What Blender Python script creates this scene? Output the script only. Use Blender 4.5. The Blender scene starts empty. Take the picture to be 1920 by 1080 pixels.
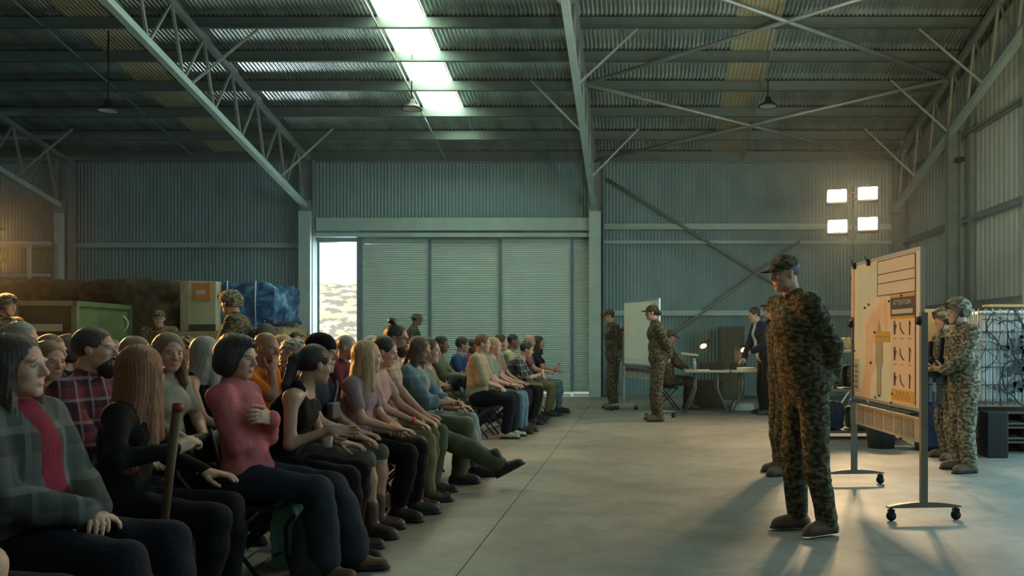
import bpy, math, random
import numpy as np
from mathutils import Vector, Matrix, Euler
random.seed(7)
sc = bpy.context.scene
COL = sc.collection
# ------------------------------------------------------------------ camera, world, light
F = 1600.0; CX = 1205.0; CY = 632.0; H = 1.32; D = 19.2
cam_d = bpy.data.cameras.new('camera'); cam = bpy.data.objects.new('camera', cam_d); COL.objects.link(cam)
cam_d.sensor_width = 36; cam_d.lens = 36 * F / 1920
cam_d.shift_x = -(CX - 960) / 1920; cam_d.shift_y = (CY - 540) / 1920
cam_d.clip_start = .05; cam_d.clip_end = 300
cam.location = (0, 0, H); cam.rotation_euler = (math.pi / 2, 0, 0)
sc.camera = cam
sc.view_settings.view_transform = 'Standard'; sc.view_settings.look = 'None'
sc.view_settings.gamma = 1; sc.view_settings.use_curve_mapping = False
sc.view_settings.exposure = 0.0
sc.cycles.use_denoising = True
sc.cycles.max_bounces = 7; sc.cycles.diffuse_bounces = 4; sc.cycles.glossy_bounces = 3
sc.cycles.transmission_bounces = 4; sc.cycles.volume_bounces = 0; sc.cycles.sample_clamp_indirect = 4
sc.cycles.caustics_reflective = False; sc.cycles.caustics_refractive = False

w = bpy.data.worlds.new('sky'); sc.world = w; w.use_nodes = True
bgn = w.node_tree.nodes['Background']; bgn.inputs[0].default_value = (.70, .92, 1, 1); bgn.inputs[1].default_value = 1.8

def look_rot(frm, to):
    return (Vector(to) - Vector(frm)).to_track_quat('-Z', 'Y').to_euler()
def area(name, loc, to, sx, sy, power, col, spread=180):
    l = bpy.data.lights.new(name, 'AREA'); l.shape = 'RECTANGLE'; l.size = sx; l.size_y = sy
    l.energy = power; l.color = col; l.spread = math.radians(spread)
    o = bpy.data.objects.new(name, l); COL.objects.link(o); o.location = loc; o.rotation_euler = look_rot(loc, to)
    return o
sl = bpy.data.lights.new('sun', 'SUN'); sl.energy = 5; sl.color = (1, .93, .82); sl.angle = math.radians(1)
so = bpy.data.objects.new('sun', sl); COL.objects.link(so); so.rotation_euler = look_rot((0, 0, 0), (.25, 1, -1.1))
# daylight through the big open door in the gable wall on the right
area('daylight_side_door', (6.3, 8.7, 2.2), (-3, 7.0, .3), 7.0, 3.8, 210, (.36, .84, 1))
area('front_fill', (-6.0, -2.6, 3.2), (-5, 12, 2.6), 14, 2.6, 14, (.16, .78, .95))  # added fill lamp; the front wall has no opening
area('daylight_far_door', (-6.6, 19.6, 2.2), (-5, 8, .8), .7, 2.6, 70, (.85, .95, 1))

area('work_light_on_roof', (3.3, 6.6, 2.6), (2.6, 13.6, 7), .7, .4, 70, (1, .74, .34), 120)

def P(px, py, d):
    return Vector(((px - CX) * d / F, d, H + (CY - py) * d / F))
def X(px, d): return (px - CX) * d / F
def Z(py, d): return H + (CY - py) * d / F

# ------------------------------------------------------------------ materials
MATS = {}
def mat(name, col, rough=.6, metal=0, var=.15, scale=6, bump=0, bscale=60, spec=.5, emit=None, estr=0, stretch=None):
    if name in MATS: return MATS[name]
    m = bpy.data.materials.new(name); m.use_nodes = True; nt = m.node_tree; N = nt.nodes; L = nt.links
    b = N['Principled BSDF']
    b.inputs['Roughness'].default_value = rough; b.inputs['Metallic'].default_value = metal
    b.inputs['Specular IOR Level'].default_value = spec
    c = tuple(col) + (1,)
    b.inputs['Base Color'].default_value = c
    if var > 0 or bump > 0:
        tc = N.new('ShaderNodeTexCoord'); src = tc.outputs['Object']
        if stretch:
            mp = N.new('ShaderNodeMapping'); mp.inputs['Scale'].default_value = stretch
            L.new(src, mp.inputs[0]); src = mp.outputs[0]
    if var > 0:
        n = N.new('ShaderNodeTexNoise'); n.inputs['Scale'].default_value = scale; n.inputs['Detail'].default_value = 5
        L.new(src, n.inputs['Vector'])
        r = N.new('ShaderNodeValToRGB'); r.color_ramp.elements[0].position = .32; r.color_ramp.elements[1].position = .7
        r.color_ramp.elements[0].color = tuple(max(0, x * (1 - var)) for x in col) + (1,)
        r.color_ramp.elements[1].color = tuple(min(1, x * (1 + var)) for x in col) + (1,)
        L.new(n.outputs[0], r.inputs[0]); L.new(r.outputs[0], b.inputs['Base Color'])
    if bump > 0:
        n2 = N.new('ShaderNodeTexNoise'); n2.inputs['Scale'].default_value = bscale; n2.inputs['Detail'].default_value = 4
        L.new(src, n2.inputs['Vector'])
        bp = N.new('ShaderNodeBump'); bp.inputs['Strength'].default_value = bump; bp.inputs['Distance'].default_value = .01
        L.new(n2.outputs[0], bp.inputs['Height']); L.new(bp.outputs[0], b.inputs['Normal'])
    if emit:
        b.inputs['Emission Color'].default_value = tuple(emit) + (1,); b.inputs['Emission Strength'].default_value = estr
    MATS[name] = m
    return m
def camo(name, cols, scale=9, rough=.85):
    if name in MATS: return MATS[name]
    m = bpy.data.materials.new(name); m.use_nodes = True; nt = m.node_tree; N = nt.nodes; L = nt.links
    b = N['Principled BSDF']; b.inputs['Roughness'].default_value = rough; b.inputs['Specular IOR Level'].default_value = .2
    tc = N.new('ShaderNodeTexCoord')
    prev = None
    for i, c in enumerate(cols):
        if i == 0:
            rgb = N.new('ShaderNodeRGB'); rgb.outputs[0].default_value = tuple(c) + (1,); prev = rgb.outputs[0]; continue
        mp = N.new('ShaderNodeMapping'); mp.inputs['Location'].default_value = (i * 3.7, i * 1.9, i * 5.1)
        mp.inputs['Scale'].default_value = (1, 1, 1.7)
        L.new(tc.outputs['Object'], mp.inputs[0])
        n = N.new('ShaderNodeTexNoise'); n.inputs['Scale'].default_value = scale * (1 + .35 * i); n.inputs['Detail'].default_value = 3
        L.new(mp.outputs[0], n.inputs['Vector'])
        r = N.new('ShaderNodeValToRGB'); r.color_ramp.interpolation = 'LINEAR'
        r.color_ramp.elements[0].position = .50; r.color_ramp.elements[1].position = .53
        L.new(n.outputs[0], r.inputs[0])
        mx = N.new('ShaderNodeMixRGB'); L.new(r.outputs[0], mx.inputs[0]); L.new(prev, mx.inputs[1])
        mx.inputs[2].default_value = tuple(c) + (1,); prev = mx.outputs[0]
    L.new(prev, b.inputs['Base Color'])
    n2 = N.new('ShaderNodeTexNoise'); n2.inputs['Scale'].default_value = 25
    L.new(tc.outputs['Object'], n2.inputs['Vector'])
    bp = N.new('ShaderNodeBump'); bp.inputs['Strength'].default_value = .5; bp.inputs['Distance'].default_value = .02
    L.new(n2.outputs[0], bp.inputs['Height']); L.new(bp.outputs[0], b.inputs['Normal'])
    MATS[name] = m; return m
def plaid(name, base, dark, light, f=9.0, thr=.5):
    if name in MATS: return MATS[name]
    m = bpy.data.materials.new(name); m.use_nodes = True; nt = m.node_tree; N = nt.nodes; L = nt.links
    b = N['Principled BSDF']; b.inputs['Roughness'].default_value = .85; b.inputs['Specular IOR Level'].default_value = .2
    tc = N.new('ShaderNodeTexCoord'); sp = N.new('ShaderNodeSeparateXYZ'); L.new(tc.outputs['Object'], sp.inputs[0])
    def band(sock, freq, t):
        a = N.new('ShaderNodeMath'); a.operation = 'MULTIPLY'; a.inputs[1].default_value = freq; L.new(sock, a.inputs[0])
        c = N.new('ShaderNodeMath'); c.operation = 'FRACT'; L.new(a.outputs[0], c.inputs[0])
        g = N.new('ShaderNodeMath'); g.operation = 'GREATER_THAN'; g.inputs[1].default_value = t; L.new(c.outputs[0], g.inputs[0])
        return g.outputs[0]
    ad = N.new('ShaderNodeMath'); ad.operation = 'ADD'; L.new(sp.outputs['X'], ad.inputs[0]); L.new(sp.outputs['Y'], ad.inputs[1])
    prev = None
    for sock, fr, t, col, fac in ((ad.outputs[0], f, thr, dark, .6), (sp.outputs['Z'], f, thr, dark, .6), (ad.outputs[0], f, .86, light, .6), (sp.outputs['Z'], f, .86, light, .6)):
        g = band(sock, fr, t)
        ml = N.new('ShaderNodeMath'); ml.operation = 'MULTIPLY'; ml.inputs[1].default_value = fac; L.new(g, ml.inputs[0])
        mx = N.new('ShaderNodeMixRGB'); L.new(ml.outputs[0], mx.inputs[0])
        if prev is None: mx.inputs[1].default_value = tuple(base) + (1,)
        else: L.new(prev, mx.inputs[1])
        mx.inputs[2].default_value = tuple(col) + (1,); prev = mx.outputs[0]
    L.new(prev, b.inputs['Base Color'])
    MATS[name] = m; return m
def ramp_mat(name, stops, scale, rough=.7, metal=0, stretch=(1, 1, 1), detail=6, bump=.2, bscale=None, distort=0):
    if name in MATS: return MATS[name]
    m = bpy.data.materials.new(name); m.use_nodes = True; nt = m.node_tree; N = nt.nodes; L = nt.links
    b = N['Principled BSDF']; b.inputs['Roughness'].default_value = rough; b.inputs['Metallic'].default_value = metal
    tc = N.new('ShaderNodeTexCoord'); mp = N.new('ShaderNodeMapping'); mp.inputs['Scale'].default_value = stretch
    L.new(tc.outputs['Object'], mp.inputs[0])
    n = N.new('ShaderNodeTexNoise'); n.inputs['Scale'].default_value = scale; n.inputs['Detail'].default_value = detail
    n.inputs['Distortion'].default_value = distort
    L.new(mp.outputs[0], n.inputs['Vector'])
    r = N.new('ShaderNodeValToRGB'); els = r.color_ramp.elements
    els[0].position = stops[0][0]; els[0].color = tuple(stops[0][1]) + (1,)
    els[1].position = stops[-1][0]; els[1].color = tuple(stops[-1][1]) + (1,)
    for p_, c_ in stops[1:-1]:
        e = els.new(p_); e.color = tuple(c_) + (1,)
    L.new(n.outputs[0], r.inputs[0]); L.new(r.outputs[0], b.inputs['Base Color'])
    if bump:
        bp = N.new('ShaderNodeBump'); bp.inputs['Strength'].default_value = bump; bp.inputs['Distance'].default_value = .01
        n3 = N.new('ShaderNodeTexNoise'); n3.inputs['Scale'].default_value = bscale or scale * 6; n3.inputs['Detail'].default_value = 4
        L.new(mp.outputs[0], n3.inputs['Vector']); L.new(n3.outputs[0], bp.inputs['Height']); L.new(bp.outputs[0], b.inputs['Normal'])
    MATS[name] = m; return m

# ------------------------------------------------------------------ object helpers
def tag(o, label=None, cat=None, group=None, kind=None):
    if label: o['label'] = label
    if cat: o['category'] = cat
    if group: o['group'] = group
    if kind: o['kind'] = kind
    return o
def empty(name, loc=(0, 0, 0), rz=0, **k):
    o = bpy.data.objects.new(name, None); COL.objects.link(o); o.location = loc; o.rotation_euler = (0, 0, rz)
    o.empty_display_size = .1
    return tag(o, **k)
def link(name, me, mats, parent=None, **k):
    o = bpy.data.objects.new(name, me); COL.objects.link(o)
    if parent: o.parent = parent
    if mats is not None and not me.materials:
        for m in (mats if isinstance(mats, (list, tuple)) else [mats]): me.materials.append(m)
    return tag(o, **k)
def mesh_np(name, V, Q, mi=None, smooth=True):
    me = bpy.data.meshes.new(name); V = np.asarray(V, np.float32); Q = np.asarray(Q, np.int32)
    me.vertices.add(len(V)); me.vertices.foreach_set('co', V.ravel())
    me.loops.add(Q.size); me.loops.foreach_set('vertex_index', Q.ravel())
    me.polygons.add(len(Q)); me.polygons.foreach_set('loop_start', np.arange(len(Q), dtype=np.int32) * Q.shape[1])
    if mi is not None: me.polygons.foreach_set('material_index', np.asarray(mi, np.int32))
    me.polygons.foreach_set('use_smooth', np.full(len(Q), smooth))
    me.update(calc_edges=True)
    return me
class MB:
    def __init__(s): s.v = []; s.f = []; s.m = []; s.sm = []; s.cur = 0
    def add(s, vs, fs, smooth=False):
        o = len(s.v); s.v += [tuple(v) for v in vs]; s.f += [tuple(i + o for i in f) for f in fs]
        s.m += [s.cur] * len(fs); s.sm += [smooth] * len(fs); return s
    def box(s, c, size, R=None):
        hx, hy, hz = size[0] / 2, size[1] / 2, size[2] / 2
        vs = [Vector((x, y, z)) for x in (-hx, hx) for y in (-hy, hy) for z in (-hz, hz)]
        if R is not None: vs = [R @ v for v in vs]
        c = Vector(c)
        return s.add([v + c for v in vs], [(0, 1, 3, 2), (4, 6, 7, 5), (0, 4, 5, 1), (2, 3, 7, 6), (0, 2, 6, 4), (1, 5, 7, 3)])
    def bb(s, x0, x1, y0, y1, z0, z1): return s.box(((x0 + x1) / 2, (y0 + y1) / 2, (z0 + z1) / 2), (abs(x1 - x0), abs(y1 - y0), abs(z1 - z0)))
    def bar(s, p, q, w, h, up=(0, 0, 1)):
        p = Vector(p); q = Vector(q); x = (q - p); L = x.length; x.normalize(); u = Vector(up)
        y = u.cross(x)
        if y.length < 1e-4: y = Vector((0, 1, 0)).cross(x)
        y.normalize(); z = x.cross(y)
        R = Matrix((x, y, z)).transposed()
        return s.box((p + q) / 2, (L, w, h), R)
    def tube(s, pts, r, n=8, cap=True, smooth=True):
        pts = [Vector(p) for p in pts]; rs = r if isinstance(r, (list, tuple)) else [r] * len(pts)
        vs = []; ref = None
        for i, p in enumerate(pts):
            t = (pts[min(i + 1, len(pts) - 1)] - pts[max(i - 1, 0)]).normalized()
            if ref is None: ref = t.orthogonal().normalized()
            a = (ref - t * ref.dot(t)); a = a.normalized() if a.length > 1e-5 else t.orthogonal().normalized(); ref = a
            b = t.cross(a)
            for k in range(n):
                th = 2 * math.pi * k / n; vs.append(p + (a * math.cos(th) + b * math.sin(th)) * rs[i])
        fs = []
        for i in range(len(pts) - 1):
            for k in range(n):
                k2 = (k + 1) % n; fs.append((i * n + k, i * n + k2, (i + 1) * n + k2, (i + 1) * n + k))
        s.add(vs, fs, smooth)
        if cap:
            o = len(s.v) - len(vs)
            s.f.append(tuple(o + k for k in reversed(range(n)))); s.f.append(tuple(o + (len(pts) - 1) * n + k for k in range(n)))
            s.m += [s.cur] * 2; s.sm += [False] * 2
        return s
    def lathe(s, prof, c=(0, 0, 0), n=20, R=None, sx=1, sy=1):
        c = Vector(c); vs = []
        for r, z in prof:
            for k in range(n):
                th = 2 * math.pi * k / n; v = Vector((r * math.cos(th) * sx, r * math.sin(th) * sy, z))
                if R is not None: v = R @ v
                vs.append(c + v)
        fs = [(i * n + k, i * n + (k + 1) % n, (i + 1) * n + (k + 1) % n, (i + 1) * n + k) for i in range(len(prof) - 1) for k in range(n)]
        return s.add(vs, fs, True)
    def build(s, name, mats, parent=None, bevel=0, **k):
        me = bpy.data.meshes.new(name); me.from_pydata(s.v, [], s.f); me.update()
        me.polygons.foreach_set('material_index', s.m); me.polygons.foreach_set('use_smooth', s.sm)
        o = link(name, me, mats, parent, **k)
        if bevel:
            b = o.modifiers.new('bevel', 'BEVEL'); b.width = bevel; b.segments = 2; b.limit_method = 'ANGLE'; b.angle_limit = math.radians(50)
        return o
def children_of(o): return list(o.children)
def copy_tree(o, parent=None, kids=None):
    c = o.copy(); COL.objects.link(c); c.parent = parent
    for ch in children_of(o): copy_tree(ch, c)
    return c
def text_mesh(txt, size, name, m, parent, M, label=None, align='CENTER'):
    cu = bpy.data.curves.new(name, 'FONT'); cu.body = txt; cu.size = size; cu.align_x = align; cu.align_y = 'CENTER'; cu.extrude = .0008
    t = bpy.data.objects.new('tmp_text', cu); COL.objects.link(t)
    me = bpy.data.meshes.new_from_object(t.evaluated_get(bpy.context.evaluated_depsgraph_get()))
    bpy.data.objects.remove(t); me.transform(M); me.name = name
    me.materials.clear()
    return link(name, me, m, parent, label=label)

# ------------------------------------------------------------------ structure
galv = mat('galvanised_steel', (.42, .47, .45), .5, .55, .12, 3)
galv_dark = mat('painted_steel_grey', (.25, .33, .32), .5, .2, .12, 3)
purl_m = mat('purlin_steel', (.20, .26, .25), .42, .5, .1, 2)
roof_m = ramp_mat('roof_sheet_zinc', [(.3, (.42, .50, .50)), (.5, (.62, .70, .69)), (.7, (.80, .86, .84))], 2.5, .25, .85, (1, .25, 1), 5, .3, 20)
wall_m = ramp_mat('wall_sheet', [(.3, (.21, .35, .37)), (.7, (.30, .45, .46))], 1.2, .5, .25, (1, 1, .3), 4, .05)
wallr_m = ramp_mat('gable_sheet', [(.3, (.52, .60, .58)), (.7, (.66, .72, .68))], .9, .5, .15, (1, 1, .3), 4, .05)
panel_m = mat('door_panel_paint', (.70, .84, .80), .5, .0, .05, 2)
pale_m = mat('pale_green_steel', (.46, .64, .62), .5, .1, .08, 3)
black_m = mat('black_metal', (.012, .014, .016), .45, .3, .1)

def floor_material():
    m = bpy.data.materials.new('concrete_floor'); m.use_nodes = True; nt = m.node_tree; N = nt.nodes; L = nt.links; b = N['Principled BSDF']
    tc = N.new('ShaderNodeTexCoord')
    def noise(s, d=6, dist=0):
        n = N.new('ShaderNodeTexNoise'); n.inputs['Scale'].default_value = s; n.inputs['Detail'].default_value = d; n.inputs['Distortion'].default_value = dist
        L.new(tc.outputs['Object'], n.inputs['Vector']); return n.outputs[0]
    def ramp(sock, a, b_, pa=.35, pb=.65):
        r = N.new('ShaderNodeValToRGB'); r.color_ramp.elements[0].position = pa; r.color_ramp.elements[1].position = pb
        r.color_ramp.elements[0].color = a; r.color_ramp.elements[1].color = b_; L.new(sock, r.inputs[0]); return r.outputs[0]
    c1 = ramp(noise(.55, 6, .6), (.205, .198, .175, 1), (.32, .305, .265, 1))
    c2 = ramp(noise(4, 8, .8), (.62, .62, .62, 1), (1, 1, 1, 1), .38, .58)
    c3 = ramp(noise(38, 4), (.86, .86, .86, 1), (1, 1, 1, 1))
    m1 = N.new('ShaderNodeMixRGB'); m1.blend_type = 'MULTIPLY'; m1.inputs[0].default_value = .45; L.new(c1, m1.inputs[1]); L.new(c2, m1.inputs[2])
    m2 = N.new('ShaderNodeMixRGB'); m2.blend_type = 'MULTIPLY'; m2.inputs[0].default_value = .7; L.new(m1.outputs[0], m2.inputs[1]); L.new(c3, m2.inputs[2])
    L.new(m2.outputs[0], b.inputs['Base Color'])
    r = N.new('ShaderNodeMapRange'); r.inputs[3].default_value = .42; r.inputs[4].default_value = .68; L.new(noise(2.2, 5), r.inputs[0]); L.new(r.outputs[0], b.inputs['Roughness'])
    bp = N.new('ShaderNodeBump'); bp.inputs['Strength'].default_value = .12; bp.inputs['Distance'].default_value = .01; L.new(noise(60, 3), bp.inputs['Height']); L.new(bp.outputs[0], b.inputs['Normal'])
    return m
floor_m = floor_material()
joint_m = mat('floor_joint_filler', (.12, .12, .11), .9, 0, .2)
XL, XR, YF = -19.0, 5.9, -2.8
fl = MB().bb(XL - .3, XR + .3, YF - .3, D + .3, -.2, -.03).build('floor', joint_m, kind='structure')
xs = [XL - .3, -12.85, -7.44, -1.03, XR + .3]; ys = [YF - .3, 2.2, D + .3]
for i in range(4):
    for j in range(2):
        MB().bb(xs[i] + .004, xs[i + 1] - .004, ys[j] + .004, ys[j + 1] - .004, -.15, 0).build('floor_slab', floor_m, fl)

RZ0 = 5.28; SL = .2425; SB = 4.11; SLB = .257; RIDGE = 11.0
def zr(s): return RZ0 + SL * (s if s <= RIDGE else 2 * RIDGE - s)
def zb(s): return SB + SLB * (s if s <= RIDGE else 2 * RIDGE - s)
def corr(nc, pitch, depth, length, seg=6, trap=False, thick=True):
    """ribbed sheet: width along x, length along y, ribs towards +z"""
    pr = []
    if trap:
        for k in range(nc):
            x = k * pitch
            pr += [(x, 0), (x + pitch * .62, 0), (x + pitch * .72, depth), (x + pitch * .88, depth), (x + pitch * .98, 0)]
        pr.append((nc * pitch, 0))
    else:
        for k in range(nc * seg + 1): pr.append((k * pitch / seg, depth / 2 * math.sin(2 * math.pi * k / seg)))
    n = len(pr); V = [(x, 0, z) for x, z in pr] + [(x, length, z) for x, z in pr]
    Fs = [(i, i + 1, n + i + 1, n + i) for i in range(n - 1)]
    me = bpy.data.meshes.new('ribbed_sheet'); me.from_pydata(V, [], Fs); me.update()
    me.polygons.foreach_set('use_smooth', [not trap] * len(Fs))
    return me
slope_len = RIDGE * math.sqrt(1 + SL * SL); ang = math.atan(SL)
ceil = MB().bb(XL, XR, D - RIDGE - .1, D - RIDGE + .1, zr(RIDGE) + .2, zr(RIDGE) + .26).build('ceiling', galv, kind='structure')
SW = .75
rs_full = corr(10, .075, .02, slope_len, 6)
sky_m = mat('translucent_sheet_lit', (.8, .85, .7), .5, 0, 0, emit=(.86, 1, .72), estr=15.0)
old_m = mat('aged_translucent_sheet', (.42, .42, .28), .6, 0, .1, 4)
rs2 = corr(10, .0755, .02, slope_len, 6)
fill_sheet_m = mat('added_fill_sheet', (.8, .85, .7), .5, 0, 0, emit=(.50, .92, 1), estr=2.4)  # glowing sheets added out of view to brighten back wall and door
n0 = int((XL + 4.42) // SW)
x = -4.42 + n0 * SW
k = 0
while x < XR - .1:
    isky = abs(x + 4.42) < .01; iold = min(abs(x - 1.58), abs(x + 9.67)) < .01
    if isky:
        cut = 1.55; cl = cut * math.sqrt(1 + SL * SL)
        a_ = corr(10, .0755, .02, cl); o = link('roof_sheet', a_, roof_m, ceil); o.location = (x, D, zr(0) + .22)
        o.rotation_euler = (-ang, 0, 0); o.scale = (1, -1, 1)
        b_ = corr(10, .0755, .02, slope_len - cl); o = link('skylight_or_fill_sheet', b_, sky_m, ceil, label='glowing translucent roof sheet')
        o.location = (x, D - cut, zr(cut) + .22); o.rotation_euler = (-ang, 0, 0); o.scale = (1, -1, 1)
    else:
        me = rs_full
        o = link('roof_sheet', me if not iold else corr(10, .075, .02, slope_len), roof_m if not iold else old_m, ceil)
        o.location = (x, D, zr(0) + .22); o.rotation_euler = (-ang, 0, 0); o.scale = (1, -1, 1)
    lit2 = min(abs(x - 4.58), abs(x - 1.58)) < .01  # unseen front slope gets added glowing sheets as fill
    o2 = link('skylight_or_fill_sheet' if lit2 else 'roof_sheet', rs2 if lit2 else rs_full, fill_sheet_m if lit2 else roof_m, ceil); o2.location = (x, YF - .05, zr(0) + .22); o2.rotation_euler = (ang, 0, 0)
    x += SW; k += 1
# purlins
pm = MB()
L_ = XR - XL
pm.bb(0, L_, -.006, .006, 0, .2); pm.bb(0, L_, -.07, 0, 0, .008); pm.bb(0, L_, -.07, -.062, 0, .022); pm.bb(0, L_, 0, .07, .19, .2)
pme = None
for i in range(23):
    s = .985 * i
    if s > 2 * RIDGE: break
    if pme is None:
        o = pm.build('purlin', purl_m, ceil); pme = o.data
    else: o = link('purlin', pme, None, ceil)
    o.location = (XL, D - s, zr(s) - (.0 if s > .1 else 0))
# trusses: top chord, bottom chord, webs, struts to purlins
def truss(xc):
    t = MB().bb(xc - .11, xc + .11, D - .42, D - .12, zb(0) - .05, zb(0) + .22).build('truss', galv_dark, ceil)
    for nm, zf, r0 in (('bottom_chord', zb, .055), ('top_chord', lambda s: zr(s) - .06, .045)):
        m = MB()
        for a, b_ in ((0.15, RIDGE), (RIDGE, 2 * RIDGE - .1)):
            m.bar((xc, D - a, zf(a)), (xc, D - b_, zf(b_)), r0 * 2, r0 * 2)
        m.build(nm, galv if nm == 'top_chord' else pale_m, t)
    st = .985
    for i in range(0, 22):
        s0 = st * i + .45; m = MB()
        if s0 + st > 2 * RIDGE: break
        tp = (xc, D - (s0 + .35), zr(s0 + .35) - .06)
        m.bar((xc, D - s0, zb(s0)), tp, .04, .04, (1, 0, 0)); m.build('web_strut', galv, t)
        m = MB(); m.bar(tp, (xc, D - s0 - st, zb(s0 + st)), .035, .035, (1, 0, 0)); m.build('web_strut', galv, t)
    for s, sg in ((1.75, 1), (3.6, -1), (5.2, 1), (7.2, -1), (9.2, 1)):
        if (xc > 5 and sg > 0): sg = -1
        MB().bar((xc, D - s, zb(s)), (xc + sg * 1.0, D - s + .3, zr(s - .3) + .02), .035, .035).build('fly_brace', galv, t)
for xc in (-12.85, -7.44, -1.08, 5.62): truss(xc)
# roof cross bracing right bay
for (xa, sa, xb, sb) in ((-1.08, .2, 5.62, 3.57), (-1.08, 3.4, 5.62, .2), (-1.08, 3.4, 5.62, 7.1), (-1.08, 7.1, 5.62, 3.57)):
    MB().tube([(xa, D - sa, zr(sa) - .1), (xb, D - sb, zr(sb) - .1)], .038, 8).build('cross_brace', galv, ceil)
# strings of sag rods below the purlins near skylight and mid bay
for xc in (-4.42, 2.26, -10.0):
    MB().bar((xc, D, zr(0) + .02), (xc, D - RIDGE, zr(RIDGE) + .02), .025, .02).build('bridging_bar', galv, ceil)

# back wall
wb = MB().bb(XL, XR, D + .06, D + .1, 5.2, 5.45).build('wall_back', galv_dark, kind='structure')
DX0, DX1 = -7.29, -1.15
full = corr(10, .0765, .018, 5.42, 6); over = corr(10, .0765, .018, 5.42 - 3.7, 6)
def wall_sheet(me, x, z, wscale):
    o = link('wall_sheet', me, wall_m, wb); o.location = (x, D + .05, z); o.rotation_euler = (math.pi / 2, 0, 0); o.scale = (wscale, 1, 1)
nL = 15; wl = (DX0 - XL) / nL
for i in range(nL): wall_sheet(full, XL + i * wl, 0, wl / .765)
nR = 9; wr = (XR - DX1) / nR
for i in range(nR): wall_sheet(full, DX1 + i * wr, 0, wr / .765)
nD = 8; wd = (DX1 - DX0) / nD
for i in range(nD): wall_sheet(over, DX0 + i * wd, 3.7, wd / .765)
def girt(x0, x1, z, h=.11, m=pale_m, y=D):
    g = MB().bb(x0, x1, y - .10, y - .02, z - h / 2, z - h / 2 + .012); g.bb(x0, x1, y - .03, y - .02, z - h / 2, z + h / 2); g.bb(x0, x1, y - .1, y - .09, z - h / 2, z - h / 2 + .03)
    return g.build('girt', m, wb)
girt(XL, DX0 - .1, 3.38); girt(DX1 + .15, XR, 3.80, .14); girt(DX1 + .15, XR, 3.45, .08); girt(DX1 + .15, XR, 1.86, .12); girt(XL, DX0 - .1, 1.86)
# columns
for xc, lower in ((-12.85, 4.05), (-7.44, 4.1), (-1.01, 4.1), (5.72, 4.1)):
    c = MB()
    for dx in (-.14, .14): c.bb(xc + dx - .006, xc + dx + .006, D - .34, D - .08, 0, 5.25)
    c.bb(xc - .14, xc + .14, D - .215, D - .205, 0, 5.25)
    c.build('column', galv_dark, wb)
# pale boxes over the door columns, whose lit lower part is put into colour
for xc in (-7.42, -1.03):
    MB().bb(xc - .15, xc + .11, D - .44, D - .345, 0, 4.09).build('column_lit_face', pale_m, wb)
MB().bb(-12.93, -12.77, D - .46, D - .35, 0, 4.05).build('column_lit_face', pale_m, wb)
# wall cross braces
for (p, q) in (((1138, 335), (1560, 600)), ((1500, 452), (1230, 650))):
    a_ = P(p[0], p[1], D - .13); b_ = P(q[0], q[1], D - .13)
    MB().tube([a_, b_], .03, 8).build('wall_brace', galv_dark, wb)
# mezzanine style white frame beyond the left column
fr = MB()
fr.bb(-18.5, -12.95, D - .6, D - .54, 3.34, 3.41); 
for px in (-60, 53, 110): fr.bb(X(px, D - .6) - .03, X(px, D - .6) + .03, D - .6, D - .54, 2.7, 3.34)
fr.bb(-18.5, -12.95, D - .6, D - .54, 2.64, 2.7)
for px in (-60, 53, 110): fr.bb(X(px, D - .6) - .03, X(px, D - .6) + .03, D - .6, D - .54, 0, 2.7)
fr.build('rack_frame', mat('white_steel', (.62, .68, .66), .5), None, label='white steel rack frame by the left back wall', cat='frame')

# added plates that block light leaks at the eaves and door head
MB().bb(XL, XR, D - .02, D + .16, 5.25, 5.29).bb(XL, XR, D + .1, D + .16, 5.1, 5.6).bb(XL, XR, D - .12, D + .2, 5.535, 5.55).build('eave_light_block', galv_dark, wb)
MB().bb(-7.3, -1.1, D - .08, D + .10, 3.45, 3.72).build('door_head_light_block', galv_dark, wb)
# big door
dr = MB().bb(-7.25, -1.18, D - .26, D - .18, 3.69, 3.97).build('door_1', pale_m, kind='structure')
MB().bb(-7.25, -1.18, D - .30, D - .20, 3.54, 3.63).build('door_track', pale_m, dr)
MB().bb(-6.36, -6.24, D - .22, D - .10, 0.02, 3.54).build('door_post', mat('blue_grey_steel', (.16, .24, .30), .5), dr)
def door_panel(x0, x1, y):
    w_ = x1 - x0; pitch = .0505; n = int(3.2 / pitch); V = []; Fs = []
    V += [(0, 0, .20), (w_, 0, .20)]; z = .20
    pts = []
    for k in range(n):
        z0 = .22 + k * pitch
        pts += [(z0, 0), (z0 + pitch * .30, -.020), (z0 + pitch * .55, -.020), (z0 + pitch * .78, 0.008), (z0 + pitch * .92, .008)]
    V = []
    for z, dy in pts: V += [(0, dy, z), (w_, dy, z)]
    Fs = [(2 * i, 2 * i + 1, 2 * i + 3, 2 * i + 2) for i in range(len(pts) - 1)]
    b = MB().add(V, Fs); o = b.build('door_panel', panel_m, dr); o.location = (x0, y, 0)
    fr_ = MB(); fr_.bb(0, w_, -.03, .03, .015, .05); fr_.bb(0, w_, -.03, .03, .10, .24); fr_.bb(0, w_, -.03, .03, 3.40, 3.50)
    fr_.bb(-.012, .02, -.035, .03, .1, 3.5); fr_.bb(w_ - .02, w_ + .012, -.035, .03, .1, 3.5)
    fr_.build('panel_frame', pale_m, o)
for a_, b_, y in ((686, 806, .16), (812, 938, .10), (945, 1071, .16), (1076, 1117, .10)):
    door_panel((a_ - CX) / 83.3, (b_ - CX) / 83.3, D - y)
# dark vertical gaps between panels, their shadow coloured into dark bars
for px in (809, 941.5, 1073.5):
    MB().bb((px - 2.5 - CX) / 83.3, (px + 2.5 - CX) / 83.3, D - .2, D - .08, .1, 3.5).build('door_gap_strip', mat('blue_grey_steel', (.16,.24,.30)), dr)

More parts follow.
